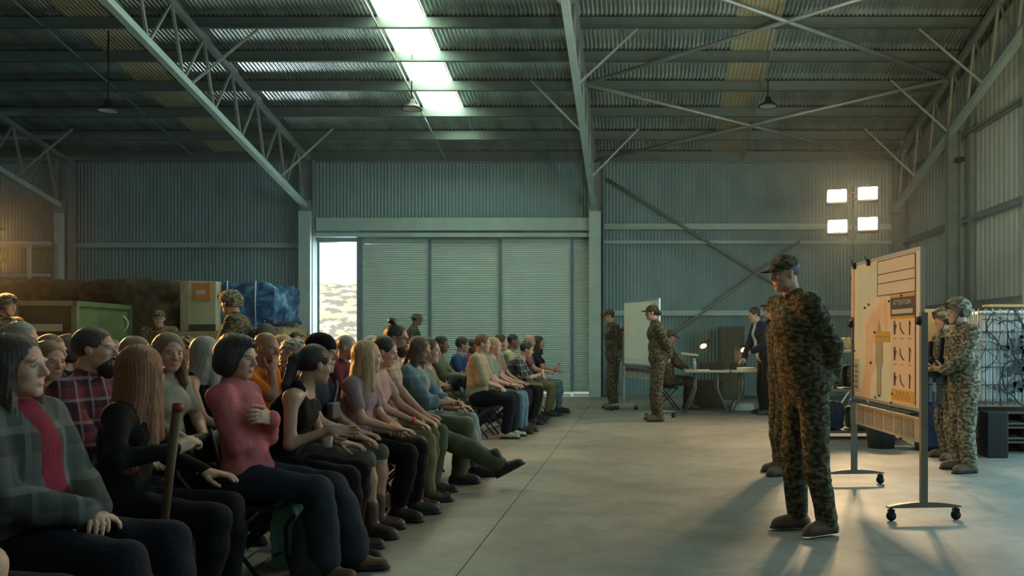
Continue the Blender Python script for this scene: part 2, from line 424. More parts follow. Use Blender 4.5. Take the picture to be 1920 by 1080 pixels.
# gable wall on the right, with the open side door out of the frame
wr_ = MB().bb(XR - .02, XR + .1, YF, D, -.02, .05).build('wall_right', galv_dark, kind='structure')
def zroof_at(y): return zr(D - y) + .25
gm = {}
ycur = D
while ycur > YF + .1:
    wy = .762
    y0 = max(ycur - wy, YF); ym = (y0 + ycur) / 2; top = zroof_at(ym)
    lo = 4.3 if (5.2 < ym < 12.2) else 0
    me = corr(4, .1905, .010, 1.0, 6, True)
    me.transform(Matrix.Diagonal((1, top - lo, 1, 1)))
    o = link('wall_sheet', me, wallr_m, wr_)
    o.matrix_local = Matrix.Translation((XR + .02, ycur, lo)) @ Matrix(((0, 0, -1, 0), (-1, 0, 0, 0), (0, 1, 0, 0), (0, 0, 0, 1)))
    ycur -= wy
for z, h_ in ((3.45, .14), (1.90, .14), (5.0, .12)):
    g = MB().bb(XR - .12, XR, 12.3, D, z - h_ / 2, z - h_ / 2 + .015); g.bb(XR - .012, XR, 12.3, D, z - h_ / 2, z + h_ / 2); g.bb(XR - .12, XR - .105, 12.3, D, z - h_ / 2, z - h_ / 2 + .05)
    g.build('girt', galv_dark, wr_)
for y in (15.6, 12.4, 5.0):
    c = MB().bb(XR - .34, XR - .32, y - .1, y + .1, 0, zb(D - y) + .1); c.bb(XR - .14, XR - .12, y - .1, y + .1, 0, zb(D - y) + .1); c.bb(XR - .33, XR - .13, y - .008, y + .008, 0, zb(D - y) + .1)
    c.build('column', galv_dark, wr_)
MB().bb(XR - .08, XR, 15.16, 15.30, 0, 5.8).build('downpipe', galv_dark, wr_)
for ya, yb in ((D, D - RIDGE), (YF, D - RIDGE)):
    MB().bar((XR + .03, ya, zr(0) + .3), (XR + .03, yb, zr(RIDGE) + .3), .04, .5).build('barge_light_block', galv_dark, wr_)  # added bars that block light leaking in along the gable top
# left gable and front wall (out of frame), plain sheets
wl_ = MB().bb(XL - .1, XL, YF, D, 0, 6.4); wl_ = wl_.build('wall_left', wall_m, kind='structure')
wf = MB().bb(XL, XR, YF - .1, YF, 4.6, 5.5); wf.bb(XL, XR, YF - .1, YF, 0, 4.6)
wf.build('wall_front', wall_m, kind='structure')
# small camera on the wall
sc_ = empty('security_camera', (XR - .3, 15.1, Z(300, 15.1)), label='small dark security camera on the column of the right wall', cat='camera')
MB().tube([(-.02, 0, -.02), (.10, .1, .02)], .02, 8).build('bracket', black_m, sc_)
MB().bb(-.05, .05, -.14, .06, -.05, .03).build('housing', black_m, sc_, bevel=.01)
# high-bay lamps hanging from the roof
def high_bay(px, py, d, lab):
    p = P(px, py, d); t = empty('pendant_lamp', p, label=lab, cat='lamp', group='dark pendant lamps under the roof')
    top = zr(D - d) + .1 - p.z
    MB().lathe([(.01, .14), (.05, .13), (.07, .06), (.14, .0), (.19, -.05), (.185, -.05), (.13, .0), (.06, .05)], n=20).build('lamp_shade', black_m, t)
    MB().tube([(0, 0, .13), (0, 0, max(top, .2))], .012, 6).build('stem', black_m, t)
    MB().lathe([(.001, -.035), (.12, -.035), (.16, -.045)], n=20).build('diffuser', mat('lamp_lens', (.5, .55, .5), .3), t)
high_bay(1440, 195, 16.0, 'dark pendant lamp under the roof on the right, above the floodlights')
high_bay(203, 203, 14.5, 'dark pendant lamp under the roof on the left side')
high_bay(772, 200, 15.2, 'dark pendant lamp beside the glowing skylight strip')

# outdoors behind the door
grd = MB().bb(-60, 30, D + .3, 90, -.12, -.02).build('ground', ramp_mat('dry_grass', [(.3, (.22, .20, .12)), (.7, (.42, .37, .24))], 2), kind='structure')
def hill():
    V = []; Fs = []; nx, ny = 60, 16
    for j in range(ny):
        for i in range(nx):
            xx = -16 + i * 14 / (nx - 1); t = j / (ny - 1)
            V.append((xx, 27 + 7 * t + .25 * math.sin(xx * 1.3), 3.3 * math.sin(t * 1.5) * (1 + .05 * math.sin(xx * .9)) + .10 * random.random() - .05))
    for j in range(ny - 1):
        for i in range(nx - 1):
            a = j * nx + i; Fs.append((a, a + 1, a + nx + 1, a + nx))
    me = bpy.data.meshes.new('tent'); me.from_pydata(V, [], Fs); me.update()
    me.polygons.foreach_set('use_smooth', [True] * len(Fs))
    return me
link('camouflage_tent', hill(), camo('sand_camo', [(.55, .42, .24), (.38, .34, .24), (.66, .52, .32), (.22, .20, .17)], 1.2), label='sunlit sand camouflage netting outside the open door', cat='tent')

# thin dusty haze in the hall
hz_m = bpy.data.materials.new('haze'); hz_m.use_nodes = True; nt = hz_m.node_tree; nt.nodes.clear()
vo = nt.nodes.new('ShaderNodeVolumeScatter'); vo.inputs['Density'].default_value = .0032; vo.inputs['Anisotropy'].default_value = .5; vo.inputs['Color'].default_value = (.9, .97, 1, 1)
ou = nt.nodes.new('ShaderNodeOutputMaterial'); nt.links.new(vo.outputs[0], ou.inputs['Volume'])
MB().bb(XL + .05, XR - .4, 10.0, D - .6, .005, 4.9).build('haze', hz_m, None, kind='stuff', label='thin dusty haze hanging in the hall', cat='haze')

# ------------------------------------------------------------------ implicit surfaces for bodies, clothes and hair
def V3(*a): return np.array(a, np.float64)
def nrm(v): return v / (np.linalg.norm(v) + 1e-9)
def rcone(a, b, ra, rb, m=0, flat=None, k=.02, sub=False):
    return ('c', np.array(a, float), np.array(b, float), ra, rb, m, flat, k, sub)
def ell(c, r, R=None, m=0, k=.02, sub=False):
    return ('e', np.array(c, float), np.array(r, float), np.eye(3) if R is None else R, m, k, sub)
def sdf_mesh(prims, vs, disp=None, cuts=(), pad=.02):
    lo = np.full(3, 1e9); hi = -lo
    bb = []
    for p in prims:
        if p[0] == 'c': r = max(p[3], p[4]); l = np.minimum(p[1], p[2]) - r; h = np.maximum(p[1], p[2]) + r
        else:
            e = np.sqrt(((p[3] * p[2][None, :]) ** 2).sum(1)); l = p[1] - e; h = p[1] + e
        bb.append((l, h))
        if not p[-1]: lo = np.minimum(lo, l); hi = np.maximum(hi, h)
    lo = lo - pad - vs; hi = hi + pad + vs
    n = np.ceil((hi - lo) / vs).astype(int) + 1
    ax = [lo[i] + vs * np.arange(n[i]) for i in range(3)]
    Dg = np.full(n, 9.0, np.float32); ID = np.zeros(n, np.int8)
    for p, (l, h) in zip(prims, bb):
        k = p[-2]; mg = max(k * 1.5, vs * 2) + .01
        i0 = np.maximum(((l - mg - lo) / vs).astype(int), 0); i1 = np.minimum(((h + mg - lo) / vs).astype(int) + 2, n)
        if (i1 <= i0).any(): continue
        sl_ = tuple(slice(a, b) for a, b in zip(i0, i1))
        x = ax[0][sl_[0]][:, None, None]; y = ax[1][sl_[1]][None, :, None]; z = ax[2][sl_[2]][None, None, :]
        if p[0] == 'c':
            a, b, ra, rb, m, flat = p[1:7]
            qx, qy, qz = x - a[0], y - a[1], z - a[2]; ab = b - a
            L2 = ab @ ab + 1e-9
            t = np.clip((qx * ab[0] + qy * ab[1] + qz * ab[2]) / L2, 0, 1)
            qx = qx - t * ab[0]; qy = qy - t * ab[1]; qz = qz - t * ab[2]
            if flat is not None:
                nv, f = flat; dn = (qx * nv[0] + qy * nv[1] + qz * nv[2]) * (f - 1)
                qx = qx + dn * nv[0]; qy = qy + dn * nv[1]; qz = qz + dn * nv[2]
                d = np.sqrt(qx * qx + qy * qy + qz * qz) - (ra + (rb - ra) * t); d = d / (1 + (f - 1) * .35)
            else: d = np.sqrt(qx * qx + qy * qy + qz * qz) - (ra + (rb - ra) * t)
        else:
            c, r, R, m = p[1:5]
            qx, qy, qz = x - c[0], y - c[1], z - c[2]
            u = [(qx * R[0, j] + qy * R[1, j] + qz * R[2, j]) / r[j] for j in range(3)]
            k0 = np.sqrt(u[0] ** 2 + u[1] ** 2 + u[2] ** 2)
            k1 = np.sqrt((u[0] / r[0]) ** 2 + (u[1] / r[1]) ** 2 + (u[2] / r[2]) ** 2) + 1e-6
            d = k0 * (k0 - 1) / k1
        old = Dg[sl_]
        if p[-1]:
            h_ = np.clip(.5 - .5 * (old + d) / k, 0, 1); Dg[sl_] = old * (1 - h_) - d * h_ + k * h_ * (1 - h_)
        else:
            ID[sl_] = np.where(d < old, m, ID[sl_])
            h_ = np.clip(.5 + .5 * (old - d) / k, 0, 1); Dg[sl_] = old * (1 - h_) + d * h_ - k * h_ * (1 - h_)
    if disp is not None:
        idx = np.nonzero(np.abs(Dg) < vs * 3 + .02)
        Dg[idx] += disp(ax[0][idx[0]], ax[1][idx[1]], ax[2][idx[2]]).astype(np.float32)
    for (cp, cn) in cuts:
        dd = (ax[0][:, None, None] - cp[0]) * cn[0] + (ax[1][None, :, None] - cp[1]) * cn[1] + (ax[2][None, None, :] - cp[2]) * cn[2]
        Dg = np.maximum(Dg, dd)
    return surface_nets(Dg, ID, lo, vs)
def surface_nets(Dg, ID, lo, vs):
    S = Dg < 0
    nx, ny, nz = Dg.shape
    cnt = np.zeros((nx - 1, ny - 1, nz - 1), np.int8)
    for a in (0, 1):
        for b in (0, 1):
            for c in (0, 1): cnt += S[a:nx - 1 + a, b:ny - 1 + b, c:nz - 1 + c]
    act = (cnt > 0) & (cnt < 8)
    I, J, K = np.nonzero(act)
    vid = np.full(act.shape, -1, np.int32); vid[I, J, K] = np.arange(len(I))
    acc = np.zeros((len(I), 3)); num = np.zeros(len(I))
    corners = [(a, b, c) for a in (0, 1) for b in (0, 1) for c in (0, 1)]
    for ca in corners:
        for axx in range(3):
            if ca[axx]: continue
            cb = list(ca); cb[axx] = 1
            da = Dg[I + ca[0], J + ca[1], K + ca[2]]; db = Dg[I + cb[0], J + cb[1], K + cb[2]]
            mk = (da < 0) != (db < 0)
            t = np.where(mk, da / np.where(mk, da - db, 1), 0)
            pos = np.array(ca, float)[None, :].repeat(len(I), 0); pos[:, axx] += t
            acc += pos * mk[:, None]; num += mk
    vp = acc / np.maximum(num, 1)[:, None]
    V = lo + (np.stack([I, J, K], 1) + vp) * vs
    mid = ID[I, J, K]
    Q = []
    for axx in range(3):
        sl0 = [slice(None)] * 3; sl1 = [slice(None)] * 3; sl0[axx] = slice(0, -1); sl1[axx] = slice(1, None)
        a = S[tuple(sl0)]; b = S[tuple(sl1)]
        o1, o2 = (axx + 1) % 3, (axx + 2) % 3
        for flip, mk in ((False, a & ~b), (True, ~a & b)):
            idx = list(np.nonzero(mk))
            ok = (idx[o1] > 0) & (idx[o2] > 0) & (idx[o1] < Dg.shape[o1] - 1) & (idx[o2] < Dg.shape[o2] - 1)
            idx = [q[ok] for q in idx]
            def g(d1, d2):
                q = [v.copy() for v in idx]; q[o1] -= d1; q[o2] -= d2
                return vid[q[0], q[1], q[2]]
            q4 = np.stack([g(1, 1), g(0, 1), g(0, 0), g(1, 0)], 1)
            if flip: q4 = q4[:, ::-1]
            Q.append(q4)
    Q = np.concatenate(Q)
    return V, Q, mid[Q[:, 0]]
def join_parts(parts):
    Vs, Qs, Ms, o = [], [], [], 0
    for V, Q, M in parts:
        Vs.append(V); Qs.append(Q + o); Ms.append(M); o += len(V)
    return np.concatenate(Vs), np.concatenate(Qs), np.concatenate(Ms)
def place(p, R, o):
    """move a primitive from a local frame into the body frame"""
    if p[0] == 'c':
        fl = p[6]
        if fl is not None: fl = (R @ fl[0], fl[1])
        return ('c', R @ p[1] + o, R @ p[2] + o, p[3], p[4], p[5], fl, p[7], p[8])
    return ('e', R @ p[1] + o, p[2], R @ p[3], p[4], p[5], p[6])
def rotz(a): c, s = math.cos(a), math.sin(a); return np.array([[c, -s, 0], [s, c, 0], [0, 0, 1.0]])
def roty(a): c, s = math.cos(a), math.sin(a); return np.array([[c, 0, s], [0, 1, 0], [-s, 0, c]])
def rotx(a): c, s = math.cos(a), math.sin(a); return np.array([[1.0, 0, 0], [0, c, -s], [0, s, c]])
def ik(a, c, l1, l2, pole):
    v = c - a; d = np.linalg.norm(v); mx = (l1 + l2) * .998
    if d > mx: c = a + v * (mx / d); v = c - a; d = mx
    d = max(d, abs(l1 - l2) + .02)
    t = (l1 * l1 - l2 * l2 + d * d) / (2 * d); h = math.sqrt(max(l1 * l1 - t * t, 0)); u = v / np.linalg.norm(v)
    pl = pole - u * (pole @ u)
    return a + u * t + nrm(pl) * h, c
def folds(seed, amp, fr=26):
    r = np.random.RandomState(seed); ph = r.rand(8) * 6.28
    def f(x, y, z):
        w1 = np.sin(7 * x + ph[0] + 3 * z) + np.sin(9 * y + ph[1]); w2 = np.sin(8 * z + ph[2] + 4 * y)
        a = np.sin(fr * (z + .35 * x) + 1.8 * w1 + ph[3]) * np.sin(.4 * fr * (y - x) + 1.3 * w2 + ph[4])
        b = np.sin(1.9 * fr * (x + .5 * y) + 2.2 * w2 + ph[5]) * np.sin(fr * z + 2 * w1 + ph[6])
        return amp * (a + .5 * b)
    return f
def head_prims(sex, fat=0):
    j = .94 if sex == 'f' else 1.0
    P_ = [ell((-.014, 0, .032), (.094, .075, .086), k=.02), ell((.022, 0, -.028), (.064, .058 + fat * .01, .082), k=.03),
          ell((.026, 0, -.070), (.052 * j, .050 * j + fat * .012, .036), k=.025), rcone((.064 * j, -.010, -.095), (.064 * j, .010, -.095), .017, .017, k=.018),
          ell((.072, .028, .024), (.015, .024, .008 if sex == 'm' else .006), k=.014), ell((.072, -.028, .024), (.015, .024, .008 if sex == 'm' else .006), k=.014),
          ell((.052, .040, -.024), (.026, .018, .022), k=.02), ell((.052, -.040, -.024), (.026, .018, .022), k=.02),
          ell((.098, .031, .003), (.019, .019, .009), k=.010, sub=True), ell((.098, -.031, .003), (.019, .019, .009), k=.010, sub=True),
          rcone((.080, 0, .018), (.103 * (1 if sex == 'm' else .985), 0, -.024), .0075, .0125, k=.010), ell((.090, .011, -.030), (.010, .008, .007), k=.006), ell((.090, -.011, -.030), (.010, .008, .007), k=.006),
          ell((.0815, 0, -.061), (.010, .022, .0042), m=1, k=.004), ell((.080, 0, -.068), (.010, .018, .005), m=1, k=.004), ell((.0835, .031, .0255), (.006, .017, .0032), m=3, k=.003), ell((.0835, -.031, .0255), (.006, .017, .0032), m=3, k=.003),
          ell((-.004, .077, -.004), (.017, .009, .031), R=roty(-.2), k=.008), ell((-.004, -.077, -.004), (.017, .009, .031), R=roty(-.2), k=.008)]
    return P_
def eye_parts(R, o, vs):
    out = []
    for s in (-1, 1):
        for c, r, m in (((.0700, s * .030, .003), .0122, 2), ((.0775, s * .030, .003), .0062, 3)):
            n = 8; vs_ = []; q = []
            for i in range(n + 1):
                for j in range(n * 2):
                    a = math.pi * i / n; b = math.pi * j / n
                    vs_.append((c[0] + r * math.sin(a) * math.cos(b), c[1] + r * math.sin(a) * math.sin(b), c[2] + r * math.cos(a)))
            for i in range(n):
                for j in range(n * 2):
                    j2 = (j + 1) % (n * 2); q.append((i * 2 * n + j, (i + 1) * 2 * n + j, (i + 1) * 2 * n + j2, i * 2 * n + j2))
            out.append((np.array(vs_) @ R.T + o, np.array(q), np.full(len(q), m)))
    return out
def hair_prims(style, sex='f'):
    """hair as volumes in the head frame"""
    k = .018; cuts = []; pr = []
    base = ell((-.020, 0, .034), (.100, .083, .094), k=k)
    face = ell((.112, 0, -.020), (.078, .086, .108), k=.012, sub=True)
    ear = lambda: [ell((.015, s * .085, -.035), (.042, .03, .05), k=.010, sub=True) for s in (-1, 1)]
    if style == 'short':
        pr = [base, face] + ear() + [ell((-.01, 0, -.13), (.15, .12, .09), k=.012, sub=True)]
    elif style == 'crop':
        pr = [ell((-.018, 0, .034), (.0955, .078, .088), k=k), face] + ear() + [ell((-.01, 0, -.12), (.15, .12, .09), k=.012, sub=True)]
    elif style == 'swept':   # full short hair brushed back
        pr = [base, ell((-.02, 0, .075), (.085, .072, .058), k=.03), face] + ear() + [ell((0, 0, -.14), (.15, .12, .10), k=.012, sub=True)]
    elif style == 'bobwave':
        pr = [base, ell((-.04, 0, .01), (.105, .098, .10), k=.03), ell((-.02, .07, -.03), (.055, .04, .075), k=.03), ell((-.02, -.07, -.03), (.055, .04, .075), k=.03), ell((-.075, 0, -.05), (.06, .075, .06), k=.03), ell((.01, 0, .09), (.075, .06, .035), k=.03),
              ell((.115, 0, -.025), (.076, .072, .105), k=.012, sub=True)]
    elif style in ('long', 'verylong', 'longside'):
        L = {'long': .25, 'verylong': .40, 'longside': .30}[style]
        pr = [base, rcone((-.055, 0, .02), (-.085, 0, -L), .085, .085 if style == 'verylong' else .07, flat=(V3(1, 0, 0), 1.5), k=.03)]
        for s in (-1, 1):
            pr += [rcone((-.01, s * .062, .02), (-.015, s * .085, -L * .9), .034, .034, flat=(V3(0, 1, 0), 1.2), k=.025), rcone((.015, s * .066, .0), (.03, s * .085, -L * .75), .020, .022, k=.02)]
        pr += [ell((.120, 0, -.012), (.084, .064, .112), k=.010, sub=True)]
    elif style == 'curly':
        pr = [ell((-.03, 0, .03), (.125, .118, .115), k=k), ell((-.03, .085, -.05), (.06, .05, .08), k=.03), ell((-.03, -.085, -.05), (.06, .05, .08), k=.03), ell((-.08, 0, -.05), (.07, .09, .08), k=.03),
              ell((.115, 0, -.03), (.078, .070, .098), k=.012, sub=True)]
    elif style == 'ponytail':
        pr = [base, face] + ear() + [ell((-.01, 0, -.14), (.15, .12, .09), k=.012, sub=True), ell((-.115, 0, .035), (.035, .032, .032), k=.02), rcone((-.13, 0, .02), (-.15, 0, -.14), .036, .030, k=.03), rcone((-.15, 0, -.14), (-.145, 0, -.25), .030, .012, k=.02)]
    elif style == 'topbun':
        pr = [ell((-.016, 0, .034), (.096, .078, .089), k=k), face] + ear() + [ell((-.01, 0, -.12), (.15, .12, .09), k=.012, sub=True), ell((-.055, 0, .145), (.036, .036, .03), k=.012)]
    elif style == 'lowbun':
        pr = [base, face] + ear() + [ell((-.01, 0, -.14), (.15, .12, .09), k=.012, sub=True), ell((-.115, 0, -.01), (.042, .045, .042), k=.012)]
    elif style == 'bald': pr = []
    return pr
def hair_disp(style, R, o, seed):
    ph = np.random.RandomState(seed).rand(4) * 6.28
    def f(x, y, z):
        q = np.stack([x, y, z], 1) - o; q = q @ R
        a = np.arctan2(q[:, 1], q[:, 0] + .02)
        if style == 'curly':
            return .006 * np.sin(95 * q[:, 0] + 3 * np.sin(60 * q[:, 2]) + ph[0]) * np.sin(90 * q[:, 1] + ph[1]) + .005 * np.sin(120 * q[:, 2] + 2 * np.sin(70 * q[:, 1]) + ph[2])
        amp = {'crop': .0008, 'short': .0012}.get(style, .0017)
        return amp * np.sin(37 * a + 2.2 * np.sin(17 * q[:, 2] + ph[0]) + ph[1]) + .6 * amp * np.sin(57 * a + 3 * np.sin(11 * q[:, 2] + ph[2]))
    return f
def hand_prims(flip, curl, spread=.06, point=False):
    s = -1 if flip else 1
    pr = [ell((.045, 0, 0), (.052, .040, .0155), k=.012), rcone((-.02, 0, 0), (.02, 0, 0), .026, .026, flat=(V3(0, 0, 1), 1.35), k=.02), ell((.03, s * .026, -.008), (.034, .018, .015), k=.012)]
    for y, L, r in ((.029, .070, .0092), (.0095, .079, .0096), (-.010, .073, .0092), (-.028, .058, .0082)):
        p = V3(.080, s * y, 0); a = curl * .5; yaw = s * y * spread * 30
        for q, seg in enumerate((.46, .30, .24)):
            c = a if not (point and y > .02) else .1
            d = V3(math.cos(c) * math.cos(yaw), math.cos(c) * math.sin(yaw), -math.sin(c)); e = p + d * L * seg
            pr.append(rcone(p, e, r * (1 - .08 * q), r * (1 - .08 * (q + 1)), k=.004)); p = e; a += curl
    p = V3(.012, s * .030, -.008); d = nrm(V3(.62, s * .70, -.32))
    for L, r in ((.042, .0125), (.034, .0105), (.026, .0092)):
        e = p + d * L; pr.append(rcone(p, e, r, r * .9, k=.008)); p = e; d = nrm(d + V3(.45, -s * .35, -.15 - curl * .2))
    return pr
skin_t = {}
def skins(tone):
    cols = {'fair': (.55, .33, .245), 'mid': (.44, .27, .20), 'tan': (.36, .21, .145), 'brown': (.21, .115, .075), 'dark': (.10, .055, .036)}[tone]
    a = mat('skin_' + tone, cols, .5, 0, .07, 9, .15, 90, .35); b = mat('lips_' + tone, (cols[0] * .85, cols[1] * .55, cols[2] * .6), .4, 0, 0)
    return [a, b, mat('eye_white', (.36, .35, .33), .25, 0, 0), mat('iris_dark', (.03, .025, .02), .15, 0, 0)]
def cloth(name, col, var=.14, rough=.85):
    return mat('cloth_' + name, col, rough, 0, var, 7, .5, 55, .2)
HAIRC = {'black': (.012, .010, .010), 'dark': (.030, .020, .014), 'brown': (.075, .040, .022), 'auburn': (.14, .050, .018), 'ginger': (.20, .065, .022), 'light': (.20, .12, .06), 'blond': (.44, .30, .15), 'grey': (.30, .29, .27), 'white': (.52, .49, .44)}
def hairmat(c):
    m = mat('hair_' + c, HAIRC[c], .42, 0, .25, 14, .6, 70, .5, stretch=(6, 6, 1)); return m
UNI = camo('field_camo', [(.115, .105, .062), (.070, .074, .040), (.17, .145, .09), (.042, .036, .024)], 12)
UNI2 = camo('field_camo_pale', [(.22, .21, .15), (.13, .13, .085), (.31, .28, .20), (.075, .066, .045)], 12)

ARMS = {
 'lap': lambda s: dict(t=V3(.27, s * .035, .67), d=V3(.6, -s * .7, -.25), n=V3(.2, 0, 1), curl=.45, pole=V3(-.5, s * 1.0, -.5)),
 'thigh': lambda s: dict(t=V3(.33, s * .12, .665), d=V3(1, -s * .1, -.12), n=V3(.1, 0, 1), curl=.3, pole=V3(-.6, s * .8, -.3)),
 'knee': lambda s: dict(t=V3(.40, s * .13, .67), d=V3(1, -s * .15, -.35), n=V3(.3, 0, 1), curl=.45, pole=V3(-.5, s * .6, -.4)),
 'clasp': lambda s: dict(t=V3(.36, s * .035, .74), d=V3(.8, -s * .55, -.05), n=V3(.2, s * .5, .8), curl=.75, pole=V3(-.5, s * .9, -.6)),
 'cross': lambda s: dict(t=V3(.20, -s * .11, .88 + (.03 if s > 0 else 0)), d=V3(-.25, -s, .18), n=V3(1, 0, .2), curl=.45, pole=V3(-.25, s * .8, -1)),
 'down': lambda s: dict(t=V3(.04, s * .26, .80), d=V3(.1, 0, -1), n=V3(0, s, 0), curl=.35, pole=V3(-1, s * .3, 0)),
 'behind': lambda s: dict(t=V3(-.175, s * .05, .97), d=V3(-.1, -s * .8, -.5), n=V3(-1, 0, 0), curl=.6, pole=V3(-.3, s, -.1)),
 'rifle_r': lambda s: dict(t=V3(.15, s * .09, 1.04), d=V3(.7, -s * .5, -.1), n=V3(.2, s * .6, .5), curl=.95, pole=V3(-.4, s * .8, -.8)),
 'rifle_l': lambda s: dict(t=V3(.24, s * .06, 1.04), d=V3(.6, -s * .7, .1), n=V3(.2, s * .6, -.6), curl=.95, pole=V3(.1, s * .7, -.8)),
 'front': lambda s: dict(t=V3(.24, s * .04, 1.02), d=V3(.4, -s * .8, -.2), n=V3(1, 0, .3), curl=.5, pole=V3(-.5, s, -.5)),
}
PEOPLE = {}
def person(key, label, px, top, d, kind='sit', yaw=0, hy=0, hp=4, hr=0, lean=4, twist=0, sex='m', wt=1.0, tone='fair', hair='short', hc='dark',
           armR='thigh', armL='thigh', top_m=None, sleeve='tee', bottom_m=None, leg='long', shoe_m=None, boots=False, feet=None, beard=None, hat=None,
           inner=None, group=None, loose=.0, knee_out=1.0, collar=False, extra=(), size=None, wristband=None, flare=0):
    seat = kind == 'sit'; seed = abs(hash(key)) % 1000 if False else sum(ord(c) * (i + 3) for i, c in enumerate(key)) % 997
    rnd = random.Random(seed)
    ztop = Z(top, d) - (.015 if hat else 0)
    fs = .95 if sex == 'f' else 1.0
    if seat:
        S = fs; hz = .535
    else:
        S = ztop / 1.76; hz = .94 * S
    if size: S = size
    le = math.radians(lean); tw = math.radians(twist)
    for it in range(3):
        if not seat and it: S = S * ztop / topz; hz = .94 * S
        ts = S if (it == 0 or not seat) else ts * (ztop - hz) / (topz - hz)
        ts = min(max(ts, .78), 1.16)
        def up(a): return V3(math.sin(a), 0, math.cos(a))
        P0 = V3(0, 0, hz); P1 = P0 + ts * .185 * up(le * .7 - (.06 if seat else 0)); P2 = P1 + ts * .19 * up(le); P3 = P2 + ts * .16 * up(le * 1.15 + .05)
        nk = P3 + ts * .03 * up(le); Rh = rotz(tw + math.radians(hy)) @ roty(math.radians(hp)) @ rotx(math.radians(hr))
        hc_ = P3 + ts * .055 * up(le + .35) + np.array([0, 0, .050]) * (S if not seat else fs) + up(le) * .05 + (rotz(tw + math.radians(hy)) @ V3(.028, 0, 0))
        HS = .98 * (S if not seat else fs) ** .5
        topz = hc_[2] + .125 * HS
    Rt = rotz(tw)
    side = Rt @ V3(0, 1, 0); fw = lambda a: Rt @ V3(math.cos(a), 0, -math.sin(a))
    sw = (.185 if sex == 'm' else .160) * S * (1 + (wt - 1) * .3)
    sh = {s: P2 + ts * .108 * up(le * 1.1) + side * s * sw for s in (-1, 1)}
    hj = {s: P0 + V3(0, s * .09 * S, 0) + (V3(0, 0, 0)) for s in (-1, 1)}
    root_loc = P(px, 0, d); Ry = rotz(math.radians(yaw)); off = Ry @ (hc_ * V3(1, 1, 0))
    rx, ry = root_loc.x - off[0], d - off[1]; RT = V3(rx, ry, 0)
    # legs
    legs = {}
    for s in (-1, 1):
        f = (feet or {}).get(s)
        if f is not None and len(f) == 6: q_ = Ry.T @ (V3(*f[:3]) - RT); f = (q_[0], q_[1], q_[2], f[3], f[4])
        if seat:
            tgt = V3(.43 * S + rnd.uniform(-.06, .05), s * .12, .085) if f is None else V3(*f[:3])
            pole = V3(.9, s * .15 * knee_out, .8)
        else:
            tgt = V3(rnd.uniform(-.02, .03), s * .12, .085) if f is None else V3(*f[:3])
            pole = V3(1, s * .15, 0)
        kn, an = ik(hj[s], tgt, (.455 if seat else .44) * S, (.43 if seat else .415) * S, pole)
        fyaw = math.radians(s * 10) if f is None or len(f) < 4 else math.radians(f[3]); fp = 0 if f is None or len(f) < 5 else math.radians(f[4])
        legs[s] = (hj[s], kn, an, fyaw, fp)
    arms = {}
    for s, spec in ((-1, armR), (1, armL)):
        if spec == 'chin':
            a = dict(t=hc_ + Rh @ V3(.085, s * .02, -.17), d=Rh @ V3(.1, -s * .2, 1), n=Rh @ V3(1, 0, .2), curl=.7, pole=V3(.5, s * .5, -1))
        elif isinstance(spec, dict):
            a = dict(ARMS['thigh'](s)); a.update({k_: (V3(*v) if isinstance(v, tuple) else v) for k_, v in spec.items()})
            if 'w' in a: a['t'] = Ry.T @ (a['w'] - RT)
        else:
            a = ARMS[spec](s)
            if not seat: a['t'] = a['t'] * V3(1, 1, S)
            if seat and spec in ('lap', 'clasp', 'cross'): a['t'] = a['t'] + V3(math.sin(le) * .25, 0, 0)
            if spec == 'cross': a['t'] = V3(*(P2 + fw(le) * (.19 + .03 * s) + V3(0, -s * .07, -.09 + .035 * s)))
        el, wr = ik(sh[s], a['t'], .285 * S * 1.02, .25 * S * 1.02, a['pole'])
        dd = nrm(a['d']); n = a['n'] - dd * (a['n'] @ dd); n = nrm(n); y = np.cross(n, dd)
        arms[s] = (sh[s], el, wr, np.stack([dd, y, n], 1), a['curl'])
    # levels of detail
    vc = min(max(.0024 * d, .012), .026); vh = min(max(.0011 * d, .0052), .0115); vd = min(max(.0010 * d, .0046), .0075); vb = min(max(.0028 * d, .014), .028)
    B = wt
    def torso(g, m=0, lo=True):
        out = []
        fl = lambda a, f: (fw(a), f)
        hipw = (.150 if sex == 'm' else .165) * S * B; ww = (.142 if sex == 'm' else .118) * S * B; cw = (.155 if sex == 'm' else .135) * S * (1 + (B - 1) * .6)
        if lo: out.append(ell(P0 + V3(.0, 0, .02), ((.118 * B + g) * S, hipw + g, .12 + g), R=Rt, m=m, k=.05))
        out.append(ell(P1 + fw(le) * (.012 + (B - 1) * .12), ((.100 * B ** 1.6 + g) * S, ww + g, .13), R=np.stack([fw(le), side, np.cross(fw(le), side)], 1), m=m, k=.06))
        out.append(ell(P2 + fw(le) * .008, ((.112 + g) * S * B ** .5, cw + g, .155), R=np.stack([fw(le), side, np.cross(fw(le), side)], 1), m=m, k=.06))
        out.append(rcone(sh[-1] * .93 + sh[1] * .07 + V3(0, 0, -.012), sh[1] * .93 + sh[-1] * .07 + V3(0, 0, -.012), .046 + g, .046 + g, m=m, k=.05))
        if sex == 'm': out.append(rcone(P0 + V3(0, 0, .05), P2 - up(le) * .03, .115 * S * B + g, .125 * S * B + g, m=m, flat=fl(le, 1.15), k=.05))
        for s in (-1, 1):
            out.append(rcone(P3 + V3(-.005, 0, -.012) + side * s * .025, sh[s] + V3(0, 0, -.008), .046 + g * .6, .036 + g, m=m, k=.04))
            if sex == 'f': out.append(ell(P2 + fw(le) * .070 * S + side * s * .062 + up(le) * -.02, (.046 + g * .6, .052 + g * .6, .052), R=Rt, m=m, k=.04))
        return out
